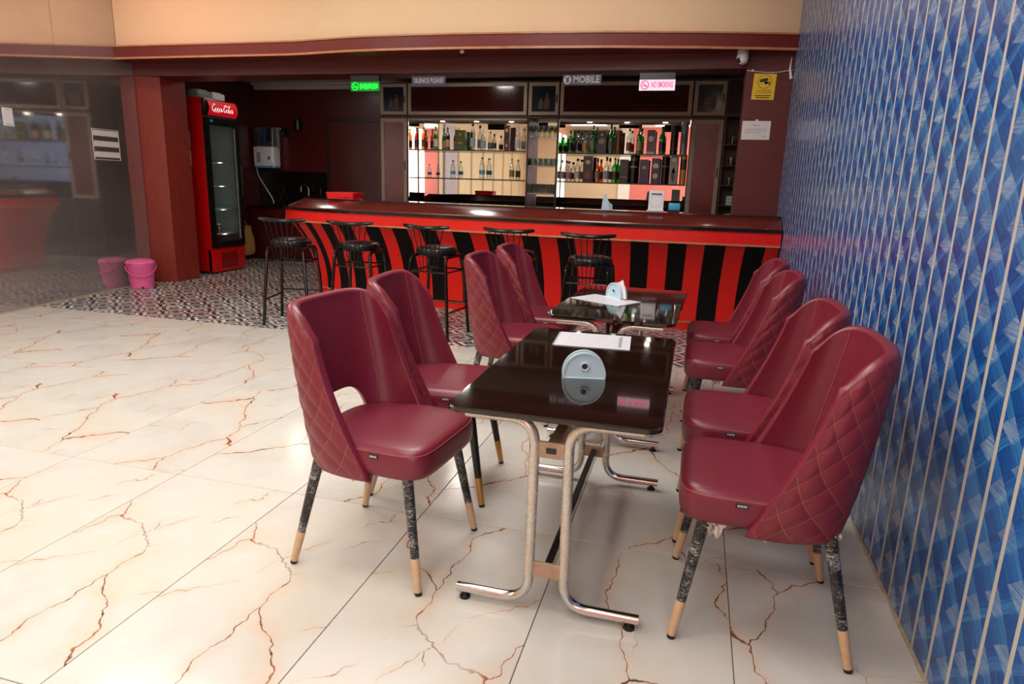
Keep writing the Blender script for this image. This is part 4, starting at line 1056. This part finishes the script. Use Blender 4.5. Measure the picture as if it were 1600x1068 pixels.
# ------------------------------------------------------------------ bottles, boxes and tins
def mcol(h, rough=0.3, metal=0.0):
    k = ('c', h, rough, metal)
    if k not in cache: cache[k] = simple('print_' + h.strip('#'), h, rough, metal)
    return cache[k]
PROF = {
 'beer': [(0.031, 0), (0.033, 0.005), (0.033, 0.60), (0.028, 0.68), (0.015, 0.80), (0.012, 0.93), (0.013, 0.95)],
 'whisky': [(0.036, 0), (0.038, 0.005), (0.038, 0.60), (0.034, 0.68), (0.015, 0.77), (0.013, 0.90)],
 'vodka': [(0.037, 0), (0.039, 0.005), (0.039, 0.64), (0.030, 0.72), (0.017, 0.77), (0.016, 0.90)],
 'water': [(0.034, 0), (0.037, 0.01), (0.034, 0.25), (0.036, 0.45), (0.036, 0.60), (0.022, 0.82), (0.013, 0.90), (0.013, 0.93)],
 'flask': [(0.030, 0), (0.032, 0.005), (0.032, 0.55), (0.025, 0.65), (0.012, 0.72), (0.012, 0.85)],
}
def bottle(x, z, kind, h, glass, capc, labc, label, group, sc=1.0, y=9.43):
    t = thing('bottle', label, 'bottle', (x, y, z), group=group)
    pr = [(r * sc, zz * h) for r, zz in PROF[kind]]
    link('bottle_body', B().lathe(pr, 18), M[glass], t)
    rt_ = pr[-1][0]
    link('cap', B().lathe([(rt_ * 1.12, pr[-1][1] - 0.004 * h), (rt_ * 1.12, h), (rt_ * 0.9, h * 1.005)], 14), mcol(capc), t)
    if labc:
        R = max(r for r, _ in pr) + 0.0006; z0, z1 = (0.14, 0.46) if kind != 'water' else (0.22, 0.42)
        link('label', B().lathe([(R, z0 * h), (R, z1 * h)], 18), mcol(labc), t)
    return t
def giftbox(x, z, w_, d, h, c, accents, label, group, tin=False, y=9.43):
    t = thing('gift_tin' if tin else 'gift_box', label, 'tin' if tin else 'box', (x, y, z), group=group)
    if tin:
        link('tin_body', B().lathe([(w_ / 2, 0), (w_ / 2, h * 0.95)], 20), mcol(c, 0.25, 0.3), t); link('lid', B().lathe([(w_ / 2 + 0.001, h * 0.95), (w_ / 2 + 0.001, h)], 20), mcol(accents[0][0], 0.25, 0.3), t)
        for cc, z0, z1, _ in accents[1:]: link('printed_band', B().lathe([(w_ / 2 + 0.0006, z0 * h), (w_ / 2 + 0.0006, z1 * h)], 20), mcol(cc, 0.3), t)
    else:
        link('carton', B().rbox(-w_ / 2, w_ / 2, -d / 2, d / 2, 0, h, 0.002, 1), mcol(c, 0.3), t)
        for cc, z0, z1, wf in accents:
            n = 12; cx = 0.0; rz = (z1 - z0) * h / 2; rx = w_ / 2 * wf
            link('printed_mark', B().prism([(rx * (math.cos(a) if wf < 0.9 else max(-1, min(1, 1.5 * math.cos(a)))), (z0 + z1) / 2 * h + rz * (math.sin(a) if wf < 0.9 else max(-1, min(1, 1.5 * math.sin(a))))) for a in [2 * PI * k / n for k in range(n)]], d / 2 + 0.0002, d / 2 + 0.001, Matrix.Rotation(PI / 2, 4, 'X')), mcol(cc, 0.35), t)
    return t
GA_, GA2, GC, GC2 = 'bottles on the upper left shelf', 'water bottles on the lower left shelf', 'bottles and boxes on the upper right shelf', 'bottles and boxes on the lower right shelf'
bottle(-4.04, SA1, 'beer', 0.30, 'amber_glass', '#1c120c', '#1d1713', 'amber beer bottle at the far left end of the upper left shelf', GA_)
bottle(-3.93, SA1, 'beer', 0.31, 'amber_glass', '#1c120c', '#5a2412', 'second amber beer bottle on the upper left shelf', GA_)
bottle(-3.745, SA1, 'beer', 0.32, 'green_glass', '#0d3a14', '#cfd6c4', 'only green bottle on the upper left shelf', GA_)
bottle(-3.56, SA1, 'beer', 0.31, 'brown_glass', '#2a1608', '#c99a55', 'dark brown bottle with gold label left of the green carton', GA_)
giftbox(-3.356, SA1, 0.15, 0.09, 0.275, '#3d4a12', [('#8a7a1c', 0.72, 0.86, 0.3), ('#a08a28', 0.32, 0.4, 0.5)], 'wide green and gold carton on the upper left shelf', GA_)
bottle(-3.18, SA1, 'vodka', 0.37, 'glass', '#14181c', '#8fa0aa', 'tall clear black-capped bottle right of the green carton', GA_)
bottle(-3.02, SA1, 'whisky', 0.29, 'glass', '#dfe3e4', '#7f90a0', 'clear white-capped bottle on the upper left shelf', GA_)
bottle(-2.855, SA1, 'flask', 0.23, 'glass', '#101010', '#1b1b1d', 'small clear flask with black label on the upper left shelf', GA_)
giftbox(-2.665, SA1, 0.075, 0.075, 0.345, '#4a1410', [('#d88a5a', 0.72, 0.88, 0.6), ('#1c0c08', 0.45, 0.6, 0.95), ('#b07a52', 0.15, 0.28, 0.5)], 'tall maroon carton with orange disc on the upper left shelf', GA_)
bottle(-2.51, SA1, 'vodka', 0.33, 'glass', '#c8ccd0', '#b7b4bd', 'clear bottle at the right end of the upper left shelf', GA_)
bottle(-3.84, SA2, 'water', 0.19, 'glass', '#111318', '#33508a', 'smallest water bottle on the lower left shelf', GA2, 0.8)
bottle(-3.475, SA2, 'water', 0.25, 'glass', '#1c1e22', '#4f93bd', 'water bottle with blue label, second on the lower left shelf', GA2)
bottle(-3.03, SA2, 'water', 0.30, 'glass', '#1c1e22', '#4f93bd', 'tallest water bottle with blue label on the lower left shelf', GA2, 1.15)
bottle(-2.585, SA2, 'whisky', 0.29, 'glass', '#b5a13c', '#7a6d1e', 'clear bottle with olive label at the right of the lower left shelf', GA2)
bottle(-1.855, SC1, 'whisky', 0.21, 'green_glass', '#0a2a10', '#0b120c', 'short round green bottle at the left end of the upper right shelf', GC, 1.15)
bottle(-1.76, SC1, 'whisky', 0.30, 'green_glass', '#0a2a10', '#0d1510', 'green bottle with black label, second on the upper right shelf', GC)
bottle(-1.66, SC1, 'vodka', 0.29, 'glass', '#17130f', '#141212', 'clear bottle with dark label, third on the upper right shelf', GC)
bottle(-1.555, SC1, 'whisky', 0.30, 'glass', '#20160f', '#b98552', 'clear bottle with amber label, fourth on the upper right shelf', GC)
bottle(-1.447, SC1, 'whisky', 0.37, 'green_glass', '#8f9a92', '#6d7470', 'tall green bottle with grey label left of the black and silver carton', GC)
giftbox(-1.325, SC1, 0.115, 0.07, 0.28, '#1d1d22', [('#8f8a8a', 0.45, 0.72, 0.75), ('#b0a8a4', 0.82, 0.95, 0.3)], 'black carton with silver crest on the upper right shelf', GC)
bottle(-1.205, SC1, 'whisky', 0.38, 'green_glass', '#101a10', '#5d6468', 'tall green bottle right of the black and silver carton', GC)
giftbox(-1.10, SC1, 0.095, 0.09, 0.30, '#6e3d20', [('#7d4a28', 0, 0, 0)], 'copper brown tin on the upper right shelf', GC, True)
bottle(-0.957, SC1, 'whisky', 0.33, 'glass', '#6a2a22', '#8a3a2c', 'clear bottle with slanted red label on the upper right shelf', GC)
bottle(-0.824, SC1, 'whisky', 0.36, 'green_glass', '#1a0f0c', '#b8a684', 'green bottle with cream label left of the maroon carton', GC)
giftbox(-0.669, SC1, 0.105, 0.075, 0.315, '#5a1424', [('#d8ccd0', 0.52, 0.76, 0.7), ('#c9c4c8', 0.0, 0.12, 0.95)], 'maroon carton with white emblem on the upper right shelf', GC)
bottle(-0.525, SC1, 'whisky', 0.36, 'green_glass', '#170d0b', '#2a1c18', 'green bottle with dark label right of the maroon carton', GC)
giftbox(-0.372, SC1, 0.088, 0.09, 0.375, '#17110f', [('#0d0b0a', 0, 0, 0), ('#4a3420', 0.2, 0.24, 0)], 'tall black tin near the right end of the upper right shelf', GC, True)
giftbox(-0.245, SC1, 0.088, 0.09, 0.425, '#75777c', [('#8d8f94', 0, 0, 0), ('#5d5f64', 0.35, 0.6, 0)], 'tallest grey tin at the right end of the upper right shelf', GC, True)
bottle(-1.862, SC2, 'vodka', 0.29, 'glass', '#c9cbd0', '#a9a0a4', 'clear bottle at the left end of the lower right shelf', GC2)
bottle(-1.765, SC2, 'vodka', 0.27, 'glass', '#3c3c42', '#9a6a72', 'second clear bottle on the lower right shelf', GC2, 1.1)
bottle(-1.642, SC2, 'vodka', 0.31, 'glass', '#161418', '#c0a8a2', 'square-shouldered clear bottle left of the black and red carton', GC2, 1.1)
giftbox(-1.495, SC2, 0.13, 0.08, 0.345, '#1a1214', [('#b7a48c', 0.68, 0.86, 0.5), ('#8a1c20', 0.1, 0.45, 0.6)], 'black and red carton on the lower right shelf', GC2)
bottle(-1.365, SC2, 'flask', 0.32, 'amber_glass', '#17120e', '#8a7258', 'amber bottle right of the black and red carton', GC2, 1.15)
bottle(-1.24, SC2, 'flask', 0.34, 'glass', '#121214', '#8d97a6', 'clear bottle with pale blue label on the lower right shelf', GC2, 1.2)
bottle(-1.128, SC2, 'whisky', 0.33, 'green_glass', '#0e1a10', '#5a2a22', 'only green bottle on the lower right shelf', GC2)
giftbox(-1.005, SC2, 0.11, 0.075, 0.31, '#1c1a1a', [('#4a3028', 0.64, 0.74, 0.5), ('#a8843c', 0.24, 0.27, 0.95)], 'black carton with gold line on the lower right shelf', GC2)
giftbox(-0.875, SC2, 0.095, 0.09, 0.37, '#2c2a22', [('#1b1a16', 0, 0, 0), ('#a08c48', 0.55, 0.62, 0), ('#55524a', 0.78, 0.9, 0)], 'dark olive tin with gold band on the lower right shelf', GC2, True)
giftbox(-0.735, SC2, 0.115, 0.075, 0.315, '#1c1f4e', [('#b8924a', 0.6, 0.74, 0.55), ('#2e3370', 0.15, 0.2, 0.95)], 'navy carton with gold oval on the lower right shelf', GC2)
giftbox(-0.58, SC2, 0.11, 0.075, 0.335, '#161c4c', [('#d8cfa4', 0.6, 0.8, 0.7), ('#c9bf9a', 0.2, 0.42, 0.6)], 'navy carton with two cream patches on the lower right shelf', GC2)
giftbox(-0.458, SC2, 0.092, 0.09, 0.36, '#0e0d0f', [('#1b1a1c', 0, 0, 0), ('#6a686a', 0.62, 0.66, 0)], 'glossy black tin on the lower right shelf', GC2, True)
giftbox(-0.345, SC2, 0.10, 0.075, 0.36, '#868a8a', [('#2c4a2c', 0.08, 0.6, 0.5), ('#b5b8b4', 0.4, 0.6, 0.6), ('#c4c6c4', 0.8, 0.95, 0.6)], 'grey carton with printed green bottle on the lower right shelf', GC2)
giftbox(-0.222, SC2, 0.085, 0.085, 0.37, '#b5803c', [('#c48f4a', 0, 0, 0), ('#1b1612', 0.52, 0.88, 0)], 'gold and black tin at the right end of the lower right shelf', GC2, True)

# drinking glasses
def tumbler(h, r): return B().lathe([(r * 0.8, 0), (r * 0.82, 0.004), (r, h), (r * 0.93, h), (r * 0.76, 0.008)], 14)
gm1 = tumbler(0.10, 0.034).mesh('drinking_glass'); gm1.materials.append(M['glass'])
gm2 = B().lathe([(0.03, 0), (0.03, 0.004), (0.005, 0.01), (0.005, 0.07), (0.025, 0.09), (0.034, 0.15), (0.031, 0.15), (0.022, 0.092)], 14).mesh('wine_glass'); gm2.materials.append(M['glass'])
gm3 = tumbler(0.13, 0.030).mesh('tall_glass'); gm3.materials.append(M['glass'])
rows = [(SB[0], gm2, 'wine_glass', 'stemmed glass', 'top'), (SB[1], gm1, 'drinking_glass', 'tumbler', 'second'), (SB[2], gm3, 'tall_glass', 'tall glass', 'third')]
ords = ['leftmost', 'second from left', 'middle', 'fourth from left', 'rightmost']
for z, me_, nm, what, rowname in rows:
    for k in range(5):
        for dpt in range(2):
            o = link(nm, me_, None, None, (-2.1275 - 0.15 + k * 0.075, 9.40 + dpt * 0.1, z))
            tag(o, '%s %s, %s row, %s shelf of the narrow glass cabinet' % (ords[k], what, 'front' if dpt == 0 else 'back', rowname), 'glass', 'glasses in the narrow cabinet')
for q, z in enumerate((1.915, 1.655, 1.405)):
    for k in range(2):
        o = link('drinking_glass', gm1, None, None, (0.37 + k * 0.08, 9.42, z)); tag(o, '%s tumbler on the %s board of the end shelf by the pillar' % (('left', 'right')[k], ('top', 'second', 'third')[q]), 'glass', 'tumblers on the end shelf')
for q, (c, zz) in enumerate((('#7fc0dc', 1.15), ('#c8b81e', 1.19), ('#8fc4de', 1.23))):
    t = thing('small_carton', ['pale blue carton at the bottom of the small pile on the end shelf', 'yellow carton in the middle of the small pile on the end shelf', 'pale blue carton on top of the small pile on the end shelf'][q], 'carton', (0.41, 9.42, zz), group='cartons on the end shelf')
    link('carton', B().rbox(-0.05, 0.05, -0.04, 0.04, 0, 0.039, 0.002, 1), mcol(c), t); link('flap', B().box(-0.049, 0.049, -0.0415, -0.04, 0.012, 0.02), mcol('#e8eef0'), t)

# ------------------------------------------------------------------ on the bar counter
LZ = 1.124
qs = thing('payment_stand', 'white card stand on the bar ledge below the gift boxes', 'card stand', (-0.385, 6.70, LZ))
link('card', B().rbox(-0.072, 0.072, -0.004, 0.004, 0.012, 0.20, 0.003, 1, Matrix.Rotation(-0.12, 4, 'X')), M['white_plastic'], qs)
link('blue_header', B().box(-0.05, 0.05, -0.0055, -0.004, 0.155, 0.172, Matrix.Rotation(-0.12, 4, 'X')), mcol('#2a3a5c'), qs)
link('printed_border', fr_rect(B(), -0.052, 0.052, 0.055, 0.145, 0.002, -0.0055, -0.004), M['menu_grey'], qs).rotation_euler = (-0.12, 0, 0)
for k in range(3): link('printed_dot', B().lathe([(0.005, 0), (0.005, 0.001)], 10, M=Matrix.Rotation(-0.12, 4, 'X') @ Matrix.Translation((-0.035 + 0.035 * k, -0.0042, 0.038)) @ Matrix.Rotation(PI / 2, 4, 'X')), mcol('#50586a'), qs)
link('base', B().rbox(-0.08, 0.08, -0.05, 0.04, 0, 0.014, 0.004, 1), M['white_plastic'], qs)
nb = thing('folded_napkins', 'pale blue folded napkins standing on the bar ledge', 'napkins', (-0.86, 6.66, LZ))
for k in range(3): link('napkin', B().prism([(-0.045, 0), (0.035, 0), (0.03, 0.05), (-0.005 - 0.02 * k, 0.16 - 0.03 * k), (-0.03, 0.14 - 0.03 * k)], -0.002, 0.002, Matrix.Translation((0.014 * k, 0.012 * k, 0)) @ Matrix.Rotation(PI / 2, 4, 'X')), M['holder'], nb)
bb = thing('tissue_box', 'bright blue tissue box on the bar ledge beside the card stand', 'box', (-0.21, 6.72, LZ))
link('box', B().rbox(-0.055, 0.055, -0.04, 0.04, 0.02, 0.085, 0.006, 2), M['cyan'], bb); link('base', B().rbox(-0.065, 0.05, -0.045, 0.045, 0, 0.02, 0.003, 1), M['black_plastic'], bb); link('opening', B().box(-0.03, 0.03, -0.012, 0.012, 0.0845, 0.0865), M['ink'], bb)
tr_ = thing('serving_tray', 'red plastic tray on the left part of the bar ledge', 'tray', (-3.86, 6.95, LZ))
link('tray_base', B().prism(rrect(-0.17, 0.17, -0.12, 0.12, 0.03), 0.0, 0.008), M['tray'], tr_)
tw = rrect(-0.17, 0.17, -0.12, 0.12, 0.03); tw2 = rrect(-0.18, 0.18, -0.13, 0.13, 0.035)
link('tray_wall', B().loft([[(x, y, 0.005) for x, y in tw], [(x, y, 0.07) for x, y in tw2], [(x * 0.975, y * 0.97, 0.07) for x, y in tw2], [(x * 0.97, y * 0.96, 0.008) for x, y in tw]], cap0=False, cap1=False), M['tray'], tr_)
ps = thing('paper_sheet', 'white sheet of paper lying on the bar ledge', 'paper', (-2.62, 6.72, LZ)); link('sheet', B().box(-0.15, 0.15, -0.08, 0.08, 0.0004, 0.002), M['paper'], ps); link('printed_lines', B().box(-0.1, 0.1, -0.05, -0.048, 0.002, 0.0023).box(-0.1, 0.1, 0.0, 0.002, 0.002, 0.0023), M['menu_grey'], ps)

# ------------------------------------------------------------------ signs
def board(name, label, x0, x1, z0, z1, y, mat, hang=True):
    t = thing(name, label, 'sign', ((x0 + x1) / 2, y, (z0 + z1) / 2)); h, v = (x1 - x0) / 2, (z1 - z0) / 2
    link('board', B().rbox(-h, h, -0.008, 0.008, -v, v, 0.002, 1), mat, t)
    if hang:
        for sx in (-1, 1): link('hanger', B().tube([(sx * h * 0.8, 0, v), (sx * h * 0.8, 0, 2.465 - (z0 + z1) / 2)], 0.002, 6), M['black_plastic'], t)
    return t
ys_ = 7.05
t = board('silence_sign', 'dark violet hanging sign reading silence please', -3.075, -2.685, 2.335, 2.435, ys_, M['navy'])
link('lettering', text_mesh('SILENCE PLEASE', 0.066, sx=0.72, bold=0.0008), M['sign_white'], t, (0, -0.0095, 0), UPR)
t = board('mobile_sign', 'dark violet hanging sign with a round emblem reading mobile', -1.425, -1.03, 2.33, 2.43, ys_, M['navy'])
link('lettering', text_mesh('MOBILE', 0.092, sx=0.86, bold=0.0016), M['sign_white'], t, (0.045, -0.0095, 0), UPR)
em = link('emblem', B().lathe([(0.04, 0), (0.04, 0.001)], 24, M=Matrix.Translation((-0.148, -0.0082, 0)) @ Matrix.Rotation(PI / 2, 4, 'X')), M['sign_white'], t)
link('emblem_phone', B().prism([(-0.018, -0.024), (0.004, -0.03), (0.02, 0.022), (-0.002, 0.03)], 0.0094, 0.0102, Matrix.Translation((-0.148, 0, 0)) @ Matrix.Rotation(PI / 2, 4, 'X')), M['navy'], em)
link('emblem_bar', B().prism([(-0.03, 0.022), (-0.024, 0.028), (0.03, -0.022), (0.024, -0.028)], 0.0102, 0.011, Matrix.Translation((-0.148, 0, 0)) @ Matrix.Rotation(PI / 2, 4, 'X')), M['navy'], em)
def led_sign(label, x0, x1, z0, z1, back, ink, txt):
    t = board('led_sign', label, x0, x1, z0, z1, ys_, back, False); h, v = (x1 - x0) / 2, (z1 - z0) / 2
    link('housing', B().rbox(-h, h, -0.015, 0.02, v, v + 0.065, 0.003, 1), M['black_plastic'], t)
    ring = [(-h + 0.055 + 0.038 * math.cos(a), -0.009, 0.038 * math.sin(a)) for a in [2 * PI * k / 24 for k in range(24)]]
    link('back_cover', B().rbox(-h - 0.002, h + 0.002, 0.0085, 0.02, -v - 0.002, v, 0.002, 1), M['black_plastic'], t)
    ic = link('ring_icon', B().tube(ring, 0.005, 6, closed=True), ink, t)
    link('cigarette_icon', B().box(-h + 0.03, -h + 0.08, -0.0105, -0.0085, -0.012, -0.003), ink, ic)
    link('slash_icon', B().prism([(-0.03, 0.024), (-0.024, 0.03), (0.03, -0.024), (0.024, -0.03)], 0.0088, 0.0105, Matrix.Translation((-h + 0.055, 0, 0)) @ Matrix.Rotation(PI / 2, 4, 'X')), ink, ic)
    if txt is None:
        for q in range(8): link('lettering_stroke', B().rbox(-0.062 + q * 0.028, -0.04 + q * 0.028, -0.0105, -0.008, -v * 0.62 + 0.008 * (q % 3 == 1), v * 0.62 - 0.006 * (q % 2), 0.003, 1), ink, t)
        return t
    link('lettering', text_mesh(txt, v * 1.5, sx=(2 * h - 0.13) / (len(txt) * v * 0.98), bold=0.002), ink, t, (0.048, -0.0095, 0), UPR)
    return t
led_sign('green glowing LED sign hanging at the left under the lintel', -3.80, -3.455, 2.285, 2.385, M['led_green_dim'], M['led_green'], None)
led_sign('pink glowing LED no smoking sign hanging at the right under the lintel', -0.655, -0.31, 2.275, 2.375, M['led_white'], M['led_pink'], 'NO SMOKING')
yp = Y_F - 0.002
cs = thing('camera_sign', 'yellow surveillance camera warning sign on the right pillar', 'sign', (0.505, yp, 2.295))
link('plate', B().rbox(-0.1, 0.1, -0.004, 0, -0.115, 0.115, 0.001, 1), M['yellow'], cs, rot=(0, 0.03, 0))
ring = [(0.06 * math.cos(a), -0.0045, 0.045 + 0.06 * math.sin(a)) for a in [2 * PI * k / 28 for k in range(28)]]
link('ring_icon', B().tube(ring, 0.0022, 5, closed=True), M['ink'], cs)
ci = link('camera_icon', B().prism([(-0.045, 0.048), (-0.038, 0.066), (0.02, 0.078), (0.035, 0.062), (0.025, 0.05), (-0.03, 0.038)], 0.0042, 0.0055, Matrix.Rotation(PI / 2, 4, 'X')), M['ink'], cs)
link('bracket_icon', B().prism([(0.0, 0.046), (0.008, 0.046), (0.014, 0.028), (0.042, 0.03), (0.042, 0.012), (0.05, 0.012), (0.05, 0.044), (0.042, 0.038), (0.01, 0.022), (0.002, 0.03)], 0.0042, 0.0055, Matrix.Rotation(PI / 2, 4, 'X')), M['ink'], ci)
link('lettering', text_mesh('YOU ARE UNDER\nCCTV SURVEILLANCE', 0.019, 0.0004, 0.85), M['ink'], cs, (0, -0.0045, -0.045), UPR)
for k in range(2): link('printed_line', B().box(-0.075 + 0.01 * k, 0.07 - 0.01 * k, -0.0048, -0.0041, -0.083 - 0.017 * k, -0.075 - 0.017 * k), M['ink'], cs)
nt = thing('paper_notice', 'white paper notice taped on the right pillar', 'notice', (0.475, yp, 1.905))
link('sheet', B().box(-0.128, 0.128, -0.002, 0, -0.085, 0.085), M['paper'], nt)
link('heading', text_mesh('Notice', 0.02, 0.0004), M['ink'], nt, (0, -0.0024, 0.045), UPR)
for k in range(3): link('printed_line', B().box(-0.1, 0.1 - 0.05 * (k == 2), -0.0026, -0.0019, 0.008 - 0.016 * k, 0.0125 - 0.016 * k), M['menu_grey'], nt)
link('signature', B().box(0.05, 0.09, -0.0026, -0.0019, -0.058, -0.052), M['menu_grey'], nt)
link('tape', B().box(-0.012, 0.012, -0.003, 0, 0.08, 0.10), M['film'], nt)
dc = thing('dome_camera', 'white dome security camera under the cornice near the right pillar', 'camera', (0.285, 6.93, 2.60))
link('mount', B().lathe([(0.05, -0.02), (0.05, 0.0)], 20), M['white_plastic'], dc)
dm = link('housing', B().lathe([(0.02, -0.125), (0.045, -0.105), (0.055, -0.07), (0.05, -0.03), (0.045, -0.015)], 22, M=Matrix.Rotation(-0.3, 4, 'X')), M['white_plastic'], dc)
link('lens', B().lathe([(0.034, 0.0), (0.03, 0.018), (0.012, 0.03), (0.002, 0.033)], 18, M=Matrix.Translation((-0.016, -0.036, -0.082)) @ Vector((-0.3, -0.72, -0.62)).to_track_quat('Z', 'Y').to_matrix().to_4x4()), M['black_plastic'], dm)
wr_ = thing('wall_cable', 'thin white cable strung across the top of the right pillar', 'cable', (0, 0, 0))
link('cable', B().tube(smooth_path([(0.34, Y_F - 0.01, 2.44), (0.45, Y_F - 0.012, 2.425), (0.6, Y_F - 0.012, 2.42), (0.74, Y_F - 0.01, 2.44)], 5), 0.0035, 6), M['white_plastic'], wr_)
link('junction', B().tube([(0.735, Y_F - 0.012, 2.36), (0.715, Y_F - 0.014, 2.45), (0.72, Y_F - 0.012, 2.55)], [0.014, 0.009, 0.003], 8), M['white_plastic'], wr_)
for sx in (0.39,): link('clip', B().rbox(sx - 0.008, sx + 0.008, Y_F - 0.016, Y_F, 2.43, 2.446, 0.002, 1), M['white_plastic'], wr_)
sl = thing('spot_lamp', 'small black spot lamp with lit lens inside the bar at the right', 'lamp', (0.20, 7.6, 2.80))
link('arm', B().tube(bend([(0.02, 0, 0), (0.02, 0, -0.10), (-0.02, -0.02, -0.20)], 0.05), 0.008, 6), M['black_plastic'], sl); link('lens', B().lathe([(0.022, 0), (0.026, 0.02), (0.01, 0.04)], 12, (-0.02, -0.02, -0.235)), M['spot'], sl)
crk = link('cornice_clip', B().rbox(-0.02, 0.02, -0.02, 0.0, 0, 0.03, 0.004, 1), M['white_plastic'], cor, (-2.35, 6.62, 2.572))
# white card and zig-zag notice on the left glass
def on_glass(s, z): return (-6.29 - 0.12916106 * s, 4.72 + 0.99162363 * s, z)
gq = thing('glass_card', 'small white card stuck on the left glass near the picture edge', 'card', on_glass(0.388, 1.82), (0, 0, GA))
link('card', B().box(-0.056, 0.056, -0.003, 0, -0.082, 0.082), M['paper'], gq)
link('print', B().box(-0.04, 0.04, -0.0036, -0.003, -0.07, -0.064).box(-0.02, 0.02, -0.0036, -0.003, 0.062, 0.068), M['menu_grey'], gq)
gn = thing('taped_notice', 'notice of three zigzag-edged rows taped on the left glass', 'notice', on_glass(1.645, 1.64), (0, 0, GA))
for k in range(3):
    zc = 0.12 - 0.115 * k; n = 12; wdt = 0.19
    top = [(-wdt + 2 * wdt * q / (2 * n), zc + (0.034 if q % 2 else 0.022)) for q in range(2 * n + 1)]; bot = [(-wdt + 2 * wdt * q / (2 * n), zc - (0.022 if q % 2 else 0.034)) for q in range(2 * n, -1, -1)]
    link('row', B().prism(top + bot, 0.001, 0.004, Matrix.Rotation(PI / 2, 4, 'X')), M['paper'], gn)
link('sheet_edge', fr_rect(B(), -0.205, 0.205, -0.17, 0.165, 0.005, -0.003, 0), M['film'], gn)
